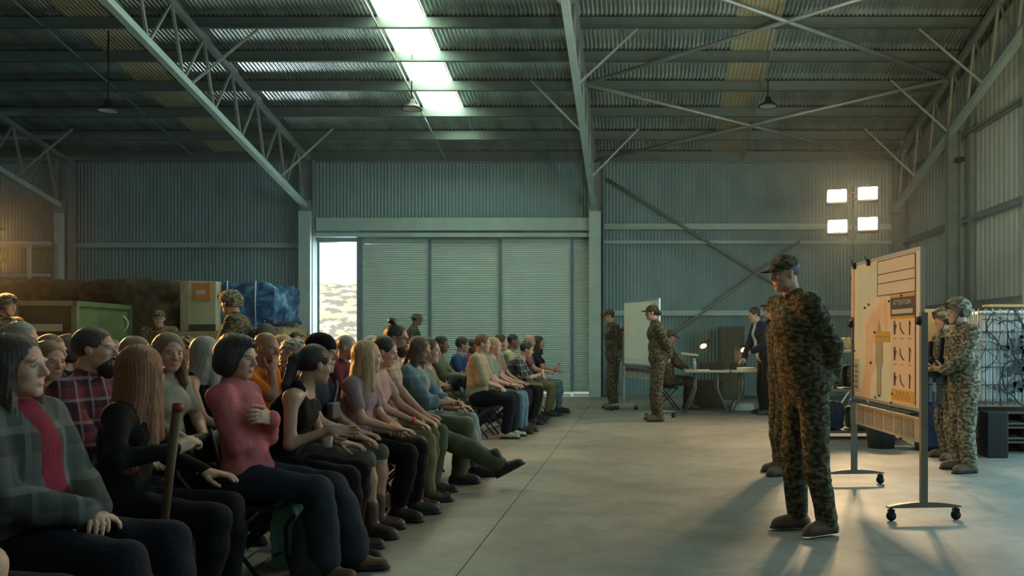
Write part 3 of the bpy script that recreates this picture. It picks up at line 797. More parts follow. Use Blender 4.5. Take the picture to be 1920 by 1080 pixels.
    def arm(s, g, upto, m=0, fact=1.0):
        a, e, w_, R, c = arms[s]; r1, r2, r3 = (.049, .040, .027) if sex == 'm' else (.042, .034, .023)
        r1 *= B ** .5; r2 *= B ** .5; out = []
        if upto <= 1: out.append(rcone(a, a + (e - a) * upto, r1 + g, r1 + (r2 - r1) * upto + g * 1.15, m=m, k=.03))
        else:
            out.append(rcone(a, e, r1 + g, r2 + g, m=m, k=.03)); out.append(rcone(e, e + (w_ - e) * (upto - 1), r2 + g + .002, r2 + (r3 - r2) * (upto - 1) + g, m=m, k=.02))
        return [q_[:5] + (1,) + q_[6:] for q_ in out] if m == 0 else out
    def legp(s, g, upto, m=0):
        a, kn, an, fy, fp = legs[s]; out = []
        r1, r2, r3, r4 = .082 * B ** .5, .056, .053, .036
        u1 = min(upto, 1); fl_ = flare if m == 7 else 0
        out.append(rcone(a + (V3(.02, 0, -.0) if seat else V3(0, 0, -.02)), a + (kn - a) * u1, r1 + g, r1 + (r2 - r1) * u1 + g, m=m, k=.04))
        if upto > 1:
            cf = kn + (an - kn) * .3 - nrm(np.cross(nrm(an - kn), V3(0, 1, 0))) * -.012
            e = kn + (an - kn) * (upto - 1)
            out.append(rcone(kn, cf, r2 + g, r3 + g, m=m, k=.03)); out.append(rcone(cf, e, r3 + g + fl_ * .5, r4 + g * 1.3 + fl_, m=m, k=.03))
        return out
    skin = skins(tone)
    # the body: torso, limbs, neck, head with face, hands -- one mesh
    pr = torso(0, lo=True) + [rcone(P3 + V3(-.005, 0, -.05), hc_ + Rh @ V3(-.018, 0, -.05), .058 if sex == 'm' else .048, .056 if sex == 'm' else .046, k=.03)]
    for s in (-1, 1): pr += arm(s, 0, 2.0); pr += legp(s, 0, 2.0)
    v_, q_, m_ = sdf_mesh(pr, vb); parts = [(v_, q_, m_ * 0)]
    hp_ = [place(p, Rh * 1.0, hc_) for p in head_prims(sex, max(0, wt - 1) * 3)]
    hp_.append(rcone(hc_ + Rh @ V3(-.022, 0, -.03), P3 * .85 + hc_ * .15, .056 if sex == 'm' else .046, .057 if sex == 'm' else .047, k=.02))
    parts.append(sdf_mesh(hp_, vh)); parts += eye_parts(Rh, hc_, vh) if d < 9 else []
    for s in (-1, 1):
        a, e, w_, R, c = arms[s]
        hs = .95 * S
        hpz = [place(p, R, w_) for p in hand_prims(s > 0, c)]
        hpz.append(rcone(w_ + (e - w_) * .15, w_, .027 if sex == 'm' else .023, .024, k=.015))
        parts.append(sdf_mesh(hpz, vd))
    V, Q, M = join_parts(parts)
    me = mesh_np('person', V, Q, M)
    body = link('person', me, skin, None, label=label, cat='person', group=group)
    body.location = (rx, ry, 0); body.rotation_euler = (0, 0, math.radians(yaw))
    # clothes
    g = .013 + loose
    if top_m is not None:
        pr = torso(g)
        n = {'tank': 0, 'tee': .62, 'elbow': 1.0, 'rolled': 1.25, 'long': 1.97}[sleeve]
        for s in (-1, 1):
            if n: pr += arm(s, g * .95, n)
            else: pr += []
        if sleeve == 'tank':
            pr = [p for p in torso(.014) if p[0] == 'e'] + [rcone(P2 + side * s * .085 + fw(le) * fx, sh[s] * .42 + P3 * .58 + V3(0, 0, .02), .07, .040, k=.02) for s in (-1, 1) for fx in (.05, -.05)]
        if sleeve == 'long' or collar:
            pr.append(rcone(P3 + V3(0, 0, -.03), P3 + up(le + .25) * .035, .068, .062, k=.012))
        if boots and not seat:
            for s in (-1, 1):
                pr.append(ell(P2 + fw(le) * .118 * S + side * s * .072 + V3(0, 0, .02), (.022, .046, .058), R=Rt, k=.006)); pr.append(ell(P2 + fw(le) * .128 * S + side * s * .072 + V3(0, 0, .065), (.020, .050, .016), R=Rt, k=.004))
            pr.append(rcone(P3 + fw(le) * .05 - V3(0, 0, .02), P1 + fw(le) * .118 * S, .016, .016, k=.006))
            for s in (-1, 1): pr.append(rcone(P3 + side * s * .058 + V3(-.02, 0, .045), P3 + side * s * .035 + fw(le) * .075 + V3(0, 0, .008), .020, .016, k=.008))
        hem = V3(0, 0, hz - (.07 if seat else .10 + loose * 2))
        if boots:   # field jacket hangs straight
            pr.append(rcone(P1 + V3(0, -.05, 0), P1 + V3(0, .05, 0), .118 * S, .118 * S, flat=(V3(1, 0, 0), 1.1), k=.05))
        if kind != 'sit' and boots:
            pr.append(rcone(P0 + V3(0, -.06, -.06), P0 + V3(0, .06, -.06), .13 * S, .13 * S, flat=(V3(1, 0, 0), 1.15), k=.05)); hem = V3(0, 0, hz - .17 * S)
        nkc = P3 + up(le + .3) * .02
        V, Q, M = sdf_mesh(pr, vc * (.7 if inner else 1), folds(seed, .0045 if d > 6 else .0055), cuts=[(hem, V3(0, 0, -1)), (P3 + up(le + .2) * (.055 if (sleeve == 'long' or collar) else .030), up(le + (.3 if (sleeve == 'long' or collar) else .65)))])
        mts = [top_m]
        if inner:
            mts.append(inner[0]); c = V[Q].mean(1); q = c - P1
            lat = q @ side; fr = q @ fw(le)
            M = ((np.abs(lat) < inner[1]) & (fr > .02) & (M == 0)).astype(np.int32)
        else: M = M * 0
        nm = 'jacket' if (boots or inner) else 'shirt'
        link(nm, mesh_np(nm, V, Q, M), mts, body)
    if bottom_m is not None:
        gb = .012 + loose * .6
        n = {'long': 1.95, 'short': .85, 'knee': 1.0}[leg]
        pr = [ell(P0 + V3(0, 0, .0), (.115 * S * B + gb, (.148 if sex == 'm' else .163) * S * B + gb, .125), k=.05)]
        for s in (-1, 1): pr += legp(s, gb + (.004 if boots else 0), n, 7)
        if boots and leg == 'long':
            for s in (-1, 1):
                a, kn, an, fy, fp = legs[s]; q = kn + (an - kn) * .56
                pr.append(ell(q, (.068, .066, .065), k=.03))
                if not seat: pr.append(ell(a + (kn - a) * .62 + side * s * .062, (.065, .030, .085), k=.012))
            n = 1.52
        V, Q, M = sdf_mesh(pr, vc, folds(seed + 5, .005, 22), cuts=[(V3(0, 0, hz + .10 * S), V3(0, 0, 1))])
        link('trousers', mesh_np('trousers', V, Q), bottom_m, body)
    # shoes
    for s in (-1, 1):
        a, kn, an, fy, fp = legs[s]
        R = rotz(fy) @ roty(fp); o = an - R @ V3(0, 0, .082)
        k1 = [rcone((-.040, 0, .040), (.06, 0, .040), .040, .040, k=.02), rcone((.05, 0, .034), (.155, 0, .028), .040, .037, flat=(V3(0, 0, 1), 1.12), k=.025), rcone((-.02, 0, .05), (0, 0, .09), .043, .042, k=.03),
              rcone((-.035, 0, .008), (.05, 0, .008), .045, .045, m=1, flat=(V3(0, 0, 1), 2.8), k=.004), rcone((.05, 0, .008), (.162, 0, .008), .047, .043, m=1, flat=(V3(0, 0, 1), 2.8), k=.004)]
        if boots: k1.append(rcone((-.002, 0, .09), (-.002, 0, .20), .048, .052, k=.02))
        if boots: k1 = [place(p, R * 1.0, o) for p in k1]; k1 += [place(p_, R, o) for p_ in (rcone((.02, 0, .055), (.13, 0, .038), .046, .040, k=.03), rcone((-.045, 0, .03), (-.02, 0, .06), .045, .045, k=.02))]
        else: k1 = [place(p, R, o) for p in k1]
        if boots:
            sh_t = an + (kn - an) * .32; k1.append(rcone(an, sh_t, .050, .057, k=.02))
        V, Q, M = sdf_mesh(k1, max(vd, .007) if d < 9 else .010, cuts=[(o, R @ V3(0, 0, -1))])
        link('boot' if boots else 'shoe', mesh_np('shoe', V, Q, M), [shoe_m or mat('shoe_black', (.015, .014, .013), .4, 0, .2), mat('rubber_sole', (.02, .02, .02), .7, 0, .1)], body)
    # hair
    hpz = hair_prims(hair, sex)
    if hat:
        hpz = [p for p in hpz] if hair != 'bald' else []
    if hpz:
        V, Q, M = sdf_mesh([place(p, Rh, hc_) for p in hpz], vh, hair_disp(hair, Rh, hc_, seed))
        V = V
        link('hair', mesh_np('hair', V, Q), hairmat(hc), body)
    if beard:
        bp = [ell((.045, 0, -.075), (.062, .062, .052), k=.02), ell((.080, 0, -.046), (.020, .028, .010), k=.010)]
        if beard == 'full': bp = [ell((.045, 0, -.082), (.058, .055, .042), k=.02), ell((.082, 0, -.047), (.017, .025, .008), k=.010), ell((.056, 0, -.118), (.036, .036, .040), k=.03)]
        bp += [ell((.085, 0, -.018), (.05, .05, .026), k=.01, sub=True), ell((.098, 0, -.064), (.012, .018, .006), k=.006, sub=True), ell((-.03, 0, -.05), (.05, .09, .12), k=.02, sub=True)]
        if beard == 'stubble': bp = [ell((.040, 0, -.080), (.049, .050, .030), k=.02), ell((.082, 0, -.048), (.0135, .022, .006), k=.008)]
        V, Q, M = sdf_mesh([place(p, Rh, hc_) for p in bp], vh, hair_disp('long', Rh, hc_, seed))
        link('beard', mesh_np('beard', V, Q), hairmat(hc), body)
    HM = Matrix.Translation(Vector(hc_)) @ Matrix(Rh.tolist()).to_4x4()
    if hat in ('cap', 'flatcap'):
        m = extra[0] if extra else UNI
        V, Q, M = sdf_mesh([place(ell((-.014, 0, .046), (.108, .088, .084), k=.01), Rh, hc_)], vh, cuts=[(hc_ + Rh @ V3(0, 0, .040), Rh @ V3(-.12, 0, -1))])
        c = link('cap', mesh_np('cap', V, Q), m, body)
        b = MB(); n = 14; vs_ = []
        for j, (rr, zz) in enumerate(((.0, 0), (.5, .002), (1, -.006))):
            for i in range(n + 1):
                th = math.pi * (i / n - .5); xx = .050 + .045 * math.cos(th) + rr * .075 * max(math.cos(th), 0) ** .6; yy = .078 * math.sin(th)
                vs_.append((xx, yy, .050 + zz - 1.6 * yy * yy - rr * .01))
        up_ = len(vs_); vs_ += [(a, b2, c2 - .004) for a, b2, c2 in vs_]
        fs_ = []
        for j in range(2):
            for i in range(n):
                a = j * (n + 1) + i; q = (a, a + n + 1, a + n + 2, a + 1); fs_.append(q); fs_.append(tuple(x_ + up_ for x_ in reversed(q)))
        for i in range(n): a = 2 * (n + 1) + i; fs_.append((a, a + up_, a + up_ + 1, a + 1))
        b.add([HM @ Vector(v) for v in vs_], fs_, True); b.build('cap_brim', m, body)
    if hat == 'bucket':
        m = extra[0] if extra else UNI
        b = MB().lathe([(.001, .115), (.06, .112), (.088, .09), (.097, .045), (.145, .025), (.143, .021), (.09, .038)], n=20)
        b.v = [tuple(HM @ Vector(v)) for v in b.v]; b.build('hat', m, body)
    if hat == 'helmet':
        m = extra[0] if extra else UNI2
        V, Q, M = sdf_mesh([place(p, Rh, hc_) for p in (ell((-.012, 0, .045), (.128, .108, .112), k=.01), ell((-.04, 0, .0), (.095, .104, .09), k=.03), ell((.11, 0, -.045), (.10, .12, .085), k=.012, sub=True), ell((.02, 0, -.10), (.16, .13, .075), k=.012, sub=True))], vh)
        hm = link('helmet', mesh_np('helmet', V, Q), m, body)
        b = MB()
        for s in (-1, 1):
            b.lathe([(.001, .022), (.030, .020), (.036, .008), (.038, -.01), (.03, -.014)], n=16, R=Matrix.Rotation(-s * math.pi / 2, 3, 'X'), c=(0, s * .098, -.012), sx=.85)
        b.box((.112, 0, .075), (.02, .045, .05)); b.tube([(.03, -.075, -.03), (.055, -.03, -.118), (.055, .03, -.118), (.03, .075, -.03)], .005, 6)
        b.v = [tuple(HM @ Vector(v)) for v in b.v]; b.build('ear_defenders', mat('headset_black', (.02, .022, .022), .5), body)
    if wristband:
        a, e, w_, R, c = arms[wristband]
        q = e + (w_ - e) * .92; MB().tube([q, q + (w_ - q) * .9], .034, 12).build('wristband', mat('red_band', (.75, .02, .02), .5), body)
    PEOPLE[key] = dict(body=body, loc=(rx, ry), yaw=yaw, P=(P0, P1, P2, P3), side=side, arms=arms, legs=legs, head=(hc_, Rh), fw=fw(le), sh=sh, S=S)
    return body

# ------------------------------------------------------------------ floodlight towers
lamp_m = mat('floodlamp_glow', (1, .9, .7), .5, 0, 0, emit=(1, .82, .48), estr=22)
def light_tower(name_lab, cells, base, to, power, col, glow):
    bx, by = base
    t = empty('floodlight_tower', (bx, by, 0), label=name_lab, cat='lamp')
    zt = max(c[2] for c in cells)
    MB().tube([(0, .12, 0), (0, .12, zt + .12)], .016, 10).build('mast', black_m, t)
    for a in (90, 210, 330):
        MB().tube([(0, .12, .55), (.5 * math.cos(math.radians(a)), .12 + .5 * math.sin(math.radians(a)), .02)], .014, 8).build('leg', galv_dark, t)
    for zz in sorted(set(round(c[2], 1) for c in cells)):
        MB().bar((-.36, .10, zz), (.36, .10, zz), .025, .025).build('crossbar', black_m, t)
    d_ = (Vector(to) - Vector((bx, by, zt))); rz = math.atan2(d_.x, -d_.y); R = Matrix.Rotation(rz, 3, 'Z') @ Matrix.Rotation(math.radians(-12), 3, 'X')
    for x, y, z in cells:
        c = Vector((x - bx, y - by, z))
        h = MB(); h.box(c + R @ Vector((0, .07, 0)), (.33, .10, .24), R)
        hd = h.build('lamp_head', black_m, t)
        MB().box(c, (.29, .012, .195), R).build('lamp_glass', glow, hd)
        wp = Vector((x, y, z)) + R @ Vector((0, -.05, 0))
        area('flood', wp, wp + (Vector(to) - Vector((bx, by, zt))).normalized(), .28, .18, power, col, 170 if glow is lamp_m else 125)
FD = 13.4
cells = [(X(px, FD), FD, Z(py, FD)) for px, py in ((1569, 367), (1627, 362), (1570, 424), (1627, 419))]
light_tower('floodlight tower with four glowing square lamps by the right back corner', cells, (X(1603, FD), FD), (0.2, 3, .6), 58, (1, .68, .36), lamp_m)
LD = 10.8
cells = [(X(px, LD), LD, Z(py, LD)) for px, py in ((-33, 428), (-91, 424), (-33, 488), (-91, 484))]
light_tower('floodlight tower standing left of the green container', cells, (X(-56, LD), LD), (-2.6, 4, 1.0), 115, (1, .46, .12), mat('floodlamp_glow_amber', (1, .9, .7), .5, 0, 0, emit=(1, .62, .25), estr=9))

# ------------------------------------------------------------------ background props, left
net_m = ramp_mat('camouflage_netting', [(.3, (.014, .012, .009)), (.5, (.048, .040, .026)), (.7, (.085, .070, .045))], 9, .95, bump=1, bscale=40)
def lumpy_box(name, c, size, m, rz=0, amp=.06, **k):
    pr = [rcone((-size[0] / 2 + .2, yy, zz), (size[0] / 2 - .2, yy, zz), .22, .22, k=.05) for yy in (-size[1] / 2 + .2, size[1] / 2 - .2) for zz in (.22, size[2] - .22)]
    def sd(x, y, z):
        return amp * (np.sin(5 * x + 2 * np.sin(3 * z)) * np.sin(4 * z + x) + .6 * np.sin(13 * x + 3 * np.sin(7 * z + y)) * np.sin(11 * z + 5 * y) + .35 * np.sin(31 * x + 9 * y) * np.sin(29 * z))
    V, Q, M = sdf_mesh([ell((0, 0, size[2] / 2), (size[0] / 2 * 1.25, size[1] / 2 * 1.3, size[2] / 2 * 1.3), k=.05)] + pr, .06, sd, cuts=[((0, 0, size[2]), V3(0, 0, 1)), ((size[0] / 2, 0, 0), V3(1, 0, 0)), ((-size[0] / 2, 0, 0), V3(-1, 0, 0)), ((0, size[1] / 2, 0), V3(0, 1, 0)), ((0, -size[1] / 2, 0), V3(0, -1, 0)), ((0, 0, 0), V3(0, 0, -1))])
    o = link(name, mesh_np(name, V, Q), m, None, **k); o.location = c; o.rotation_euler = (0, 0, rz); return o
lumpy_box('netted_stack', (-11.6, 15.3, 0), (5.8, 1.7, Z(522, 14.5)), net_m, 0, .05, label='long stack hidden under brown camouflage netting behind the green container', cat='stack')
lumpy_box('netted_stack', (-7.98, 14.2, 0), (1.10, 1.3, Z(520, 13.6)), net_m, 0, .05, label='netted stack end between the green container and the pale box', cat='stack')
green_m = mat('olive_green_paint', (.10, .16, .075), .5, .1, .2, 3)
green_d = mat('olive_drab_dark', (.05, .055, .03), .6, .1, .2, 3)
ct = empty('equipment_container', (X(140, 11.8), 11.8, 0), math.radians(9), label='olive green equipment container with corner posts behind the seated crowd', cat='container')
W_, Dp, Hc = 1.75, 1.7, Z(564, 11.8)
MB().bb(-W_ + .04, -.012, .03, Dp - .02, .05, Hc - .04).build('container_body', green_d, ct)
for xx, yy in ((-W_, 0), (-1.15, 0), (-.75, 0), (0, 0), (0, Dp)):
    MB().bb(xx - .035, xx + .035, yy - .02, yy + .05, 0, Hc).build('corner_post', green_m if xx > -.1 else mat('olive_tan_post', (.22, .19, .10), .5), ct)
MB().bb(-W_ - .035, .035, -.02, .05, Hc - .07, Hc).build('top_rail', mat('olive_tan_post', (.22, .19, .10)), ct)
MB().bb(-.60, -.15, -.03, -.012, 1.40, 1.50).build('name_plate', mat('pale_plate', (.35, .36, .27)), ct)
ct2 = ct
MB().bb(-.012, .004, .05, Dp - .04, .05, Hc - .05).build('side_panel', green_m, ct)
MB().bb(-.03, .035, 0, Dp + .03, Hc - .07, Hc).build('top_rail', green_m, ct)
MB().tube([(.0, 1.50, Hc - .42), (.05, 1.55, Hc - .33), (.05, 1.55, Hc - .25), (.0, 1.50, Hc - .17)], .012, 8).build('handle', mat('cream_handle', (.6, .58, .35), .4), ct2)
# board-like pale box with an orange placard
wood = ramp_mat('pine_wood', [(.3, (.33, .24, .13)), (.7, (.50, .38, .22))], 3, .7, 0, (1, 1, 8), 5, .1)
def pallet(name_loc, rz, w_, d_, lab, grp, parent=None, base=0, layers=1):
    t = empty('pallet', (name_loc[0], name_loc[1], base), rz, label=lab, cat='pallet', group=grp)
    for i in range(7):
        yy = -d_ / 2 + .05 + i * (d_ - .1) / 6; MB().bb(-w_ / 2, w_ / 2, yy - .045, yy + .045, .122, .142).build('board', wood, t)
    for xx in (-w_ / 2 + .05, 0, w_ / 2 - .05):
        MB().bb(xx - .045, xx + .045, -d_ / 2, d_ / 2, .02, .122).build('stringer', wood, t)
        for k in (0,): pass
    for yy in (-d_ / 2 + .05, 0, d_ / 2 - .05): MB().bb(-w_ / 2, w_ / 2, yy - .045, yy + .045, 0, .02).build('board', wood, t)
    return t
def crate(loc, size, m, lab, slats=5, rz=0, base=0):
    t = empty('crate', (loc[0], loc[1], base), rz, label=lab, cat='crate'); sx, sy, sz = size
    MB().bb(-sx / 2 + .02, sx / 2 - .02, -sy / 2 + .02, sy / 2 - .02, .01, sz - .01).build('crate_core', m, t)
    for i in range(slats):
        z0 = sz * i / slats + .008; z1 = sz * (i + 1) / slats - .008
        MB().bb(-sx / 2, sx / 2, -sy / 2, -sy / 2 + .02, z0, z1).build('plank', m, t)
    for xx in (-sx / 2 + .05, sx / 2 - .05): MB().bb(xx - .05, xx + .05, -sy / 2 - .02, -sy / 2, 0, sz).build('batten', m, t)
    return t
pale_box = mat('pale_card', (.44, .42, .28), .8, 0, .15, 3)
xb = X(362, 13.3)
crate((xb, 13.9), (.78, 1.0, 1.42), wood, 'plank crate under the pale box with the orange placard', 6)
t = empty('crate', (xb, 13.9, 1.42), label='pale tall box with an orange placard beside the camouflage netting', cat='crate')
hh = Z(527, 13.4) - 1.42
MB().bb(-.28, .28, -.45, .45, .0, hh).build('box_body', pale_box, t, bevel=.01)
MB().bb(-.27, -.14, -.47, -.45, 0, hh).build('box_flap', mat('pale_card_dark', (.33, .31, .19), .8), t)
pl = MB().bb(-.06, .20, -.475, -.452, hh - .30, hh - .03).build('placard', mat('orange_placard', (.50, .20, .05), .6, 0, .1), t, label='orange placard')
MB().bb(-.01, .13, -.48, -.475, hh - .21, hh - .14).build('placard_print', mat('pale_print', (.5, .45, .4)), pl)
MB().bb(-.14, .28, -.47, -.45, 0, .10).build('dark_base_board', green_d, t)
# blue tarpaulin load on pallets
xt0, xt1 = X(398, 13.6), X(515, 13.6); xt = (xt0 + xt1) / 2; zt0 = Z(613, 13.6)
crate((xt + .1, 14.1), (.9, .9, zt0 - .29), wood, 'plank crate below the pallets with the blue load', 6)
pallet((xt + .1, 14.1), 0, 1.05, .95, 'lower of the two wooden pallets under the blue wrapped load', 'pallets under the blue load', base=zt0 - .29)
pallet((xt + .1, 14.1), 0, 1.05, .95, 'upper wooden pallet directly under the blue wrapped load', 'pallets under the blue load', base=zt0 - .145)
blue_m = ramp_mat('blue_tarpaulin', [(.32, (.008, .03, .11)), (.5, (.02, .09, .26)), (.66, (.10, .30, .50)), (.75, (.45, .62, .70))], 3.2, .25, 0, (1, 1, 1.4), 5, .6, 8, 1.2)
def wrapped(name, x0, x1, y0, y1, z0, z1, m, **k):
    cx, cy, cz = (x0 + x1) / 2, (y0 + y1) / 2, (z0 + z1) / 2; sx, sy, sz = (x1 - x0) / 2, (y1 - y0) / 2, (z1 - z0) / 2
    V = []; Fs = []; n = 14; idx = {}
    amp_ = .024 * min(1, 1.6 * min(sx, sz, sy) ** 1.0)
    def pt(u, v, wv):
        q = Vector((u, v, wv)); 
        x, y, z = u, v, wv
        r = amp_ * (math.sin(9 * x + 4 * z + 3 * y) + math.sin(13 * z + 5 * x) * .6 + .5 * math.sin(23 * y + 17 * x))
        e = 1 - .10 * (abs(x) ** 6) * (abs(z) ** 6)
        return (x * (sx + r) * e, y * (sy + r) * e, z * (sz + r * .7) * e)
    for ax_ in range(3):
        for sgn in (-1, 1):
            o = len(V)
            for i in range(n + 1):
                for j in range(n + 1):
                    c = [0, 0, 0]; c[ax_] = sgn; c[(ax_ + 1) % 3] = -1 + 2 * i / n; c[(ax_ + 2) % 3] = -1 + 2 * j / n
                    V.append(pt(*c))
            for i in range(n):
                for j in range(n):
                    q = (o + i * (n + 1) + j, o + (i + 1) * (n + 1) + j, o + (i + 1) * (n + 1) + j + 1, o + i * (n + 1) + j + 1)
                    Fs.append(q if sgn > 0 else q[::-1])
    b = MB().add(V, Fs, True); o = b.build(name, m, None, **k); o.location = (cx, cy, cz); return o
wl = wrapped('wrapped_load', xt0 + .02, xt1 - .02, 13.62, 14.6, zt0 + .03, Z(529, 13.6), blue_m, label='load wrapped in shiny blue plastic on wooden pallets', cat='load')
for xx in (.2, -.25): MB().tube([(xx, -.52, -.36), (xx, -.54, 0), (xx, -.52, .36)], .010, 6).build('strap', mat('pale_strap', (.45, .6, .68), .4), wl)

# ------------------------------------------------------------------ whiteboards
white_m = mat('whiteboard_face', (.75, .75, .70), .35, 0, .04, 2)
alu = mat('aluminium', (.45, .47, .46), .4, .7, .05)
grey_leg = mat('grey_leg_steel', (.22, .22, .20), .5, .4, .1)
map_m = ramp_mat('map_print', [(.28, (.68, .72, .64)), (.42, (.60, .72, .64)), (.50, (.76, .72, .60)), (.57, (.74, .50, .38)), (.66, (.74, .62, .52)), (.75, (.70, .46, .36))], 2.2, .7, 0, (1, 1, .7), 7, 0)
def whiteboard(A, B, z0, z1, lab, panel=True):
    A = Vector(A); B = Vector(B); c = (A + B) / 2; L_ = (B - A).length; rz = math.atan2(B.y - A.y, B.x - A.x)
    t = empty('whiteboard', (c.x, c.y, 0), rz, label=lab, cat='whiteboard'); hl = L_ / 2
    MB().bb(-hl, hl, -.008, .012, z0, z1).build('board_face', white_m, t)
    f = MB(); f.bb(-hl - .015, hl + .015, -.014, .018, z1, z1 + .022); f.bb(-hl - .015, hl + .015, -.014, .018, z0 - .022, z0); f.bb(-hl - .015, -hl, -.014, .018, z0, z1); f.bb(hl, hl + .015, -.014, .018, z0, z1)
    f.build('board_frame', alu, t)
    MB().bb(-hl + .05, hl - .05, -.07, -.014, z0 - .05, z0 - .035).build('pen_tray', mat('dark_tray', (.04, .045, .05), .5), t)
    if panel:
        p_ = MB().bb(-hl + .02, hl - .02, -.006, .006, z0 - .25, z0 - .07).build('lower_panel', mat('perforated_panel', (.42, .41, .36), .6, .2, .1, 40), t)
        for k in range(6):
            x0 = -hl + .08 + k * (L_ - .16) / 6
            MB().bb(x0, x0 + (L_ - .16) / 6 - .05, -.009, -.006, z0 - .23, z0 - .09).build('perforated_insert', mat('insert_grey', (.30, .29, .26), .7, .2, .3, 80), p_)
    for s in (-1, 1):
        xx = s * (hl + .035)
        MB().bb(xx - .018, xx + .018, -.025, .025, .10, (z0 + z1) / 2 + .12).build('post', grey_leg, t)
        kb = MB().lathe([(.001, .03), (.03, .025), (.035, 0), (.001, 0)], n=14, R=Matrix.Rotation(math.pi / 2, 3, 'X'), c=(xx, -.025, (z0 + z1) / 2 + .06)); kb.build('knob', black_m, t)
        n = 10; b = MB()
        pts = [(-.27 + .54 * i / n) for i in range(n + 1)]
        for i in range(n):
            y0, y1 = pts[i], pts[i + 1]; h0 = .105 + .03 * (1 - (y0 / .27) ** 2); h1 = .105 + .03 * (1 - (y1 / .27) ** 2)
            b.add([(xx - .025, y0, .095), (xx + .025, y0, .095), (xx + .025, y0, h0), (xx - .025, y0, h0), (xx - .025, y1, .095), (xx + .025, y1, .095), (xx + .025, y1, h1), (xx - .025, y1, h1)], [(0, 1, 5, 4), (1, 2, 6, 5), (2, 3, 7, 6), (3, 0, 4, 7), (0, 3, 2, 1), (4, 5, 6, 7)])
        ft = b.build('foot', grey_leg, t)
        for y in (-.24, .24):
            cm = MB(); cm.cur = 0; cm.lathe([(.001, .014), (.034, .012), (.036, 0), (.034, -.012), (.001, -.014)], n=16, R=Matrix.Rotation(math.pi / 2, 3, 'Y'), c=(xx, y, .036))
            cm.tube([(xx, y, .095), (xx, y, .05)], .012, 8); cm.bb(xx - .02, xx + .02, y - .02, y + .02, .05, .085); cm.build('caster', black_m, ft)
    return t, rz, hl
A1, B1 = (1.90, 7.62), (2.02, 6.18)
BZ0, BZ1 = .80, 1.955
wbd, wrz, whl = whiteboard(A1, B1, BZ0, BZ1, 'near rolling whiteboard covered with a map and posters, on casters')
def ubrd(px):
    q = px - CX; t_ = (q * A1[1] - F * A1[0]) / (q * (A1[1] - B1[1]) + F * (B1[0] - A1[0])); return t_
def sheet(name, px0, px1, z0, z1, m, lab, off=.010, cat='poster', group=None):
    x0 = (ubrd(px0) - .5) * 2 * whl; x1 = (ubrd(px1) - .5) * 2 * whl
    t = MB().bb(x0, x1, -off - .0015, -off, z0, z1).build(name, m, None, label=lab, cat=cat, group=group)
    t.location = wbd.location; t.rotation_euler = wbd.rotation_euler; return t, x0, x1
def zb_(px, py):
    d_ = A1[1] + (B1[1] - A1[1]) * ubrd(px); return Z(py, d_)
ink = mat('print_ink', (.05, .045, .05), .7, 0, 0); yel = mat('yellow_label', (.62, .36, .04), .6, 0, .1, 20)
mp, x0, x1 = sheet('wall_map', 1598, 1673, BZ0 + .005, BZ1 - .005, map_m, 'large pastel coastal map pinned to the near whiteboard', .009, 'map')
leg_ = MB().bb(x0 + .02, x0 + .21, -.013, -.011, .84, 1.13).build('map_legend', mat('legend_paper', (.42, .50, .44), .7, 0, 0), mp)
for i in range(5):
    for j in range(2): MB().bb(x0 + .04 + j * .08, x0 + .09 + j * .08, -.0145, -.013, .87 + i * .045, .895 + i * .045).build('legend_entry', mat(('legend_red', 'legend_ink')[j ^ (i & 1)], ((.35, .12, .1), (.12, .14, .14))[j ^ (i & 1)], .7, 0, 0), leg_)
MB().add([((x0 + x1) / 2 + .22 + dx, -.0135, zz) for dx, zz in ((-.05, .84), (.05, .84), (.045, 1.05), (.09, 1.13), (.07, 1.30), (0, 1.46), (-.07, 1.30), (-.09, 1.13), (-.045, 1.05))], [tuple(range(9))]).build('route_overlay', mat('overlay_grey', (.36, .36, .27), .7, 0, .1), mp)
gs, x0, x1 = sheet('grid_sheet', 1648.5, 1719, 1.655, BZ1 - .012, mat('sheet_beige', (.70, .65, .58), .6, 0, .03), 'ruled beige sheet at the top right of the near whiteboard', .014)
for zz in (1.657, 1.755, 1.83, BZ1 - .016): MB().bb(x0, x1, -.018, -.0155, zz - .003, zz + .003).build('ruled_line', ink, gs)
MB().bb(x0, x0 + .006, -.018, -.0155, 1.655, BZ1 - .012).build('ruled_line', ink, gs)
ps, x0, x1 = sheet('warning_poster', 1673, 1719, .815, 1.645, mat('poster_beige', (.74, .60, .48), .6, 0, .04), 'warning poster with a dark attention header and rows of small silhouettes', .014)
MB().bb(x0, x1, -.0165, -.0155, 1.46, 1.645).build('poster_border', yel, ps)
hd = MB().bb(x0 + .012, x1 - .004, -.0185, -.0165, 1.482, 1.625).build('poster_header', mat('header_navy', (.035, .05, .065), .6, 0, 0), ps)
light_ink = mat('print_pale', (.55, .55, .50), .6, 0, 0)
def wtext(txt, x, z, size, m, par, label, off=.0188, sxx=1):
    M = Matrix.Translation((x, -off, z)) @ Matrix.Rotation(math.pi / 2, 4, 'X') @ Matrix.Diagonal((sxx, 1, 1, 1))
    return text_mesh(txt, size, 'lettering', m, par, M, label)
xm = (x0 + x1) / 2
wtext('ATTENTION', xm, 1.585, .055, light_ink, hd, 'ATTENTION lettering', sxx=1.15)
MB().bb(x0 + .04, x1 - .03, -.0192, -.0185, 1.50, 1.535).build('print_strip', light_ink, hd)
wv = x1 - x0; rs_ = random.Random(5)
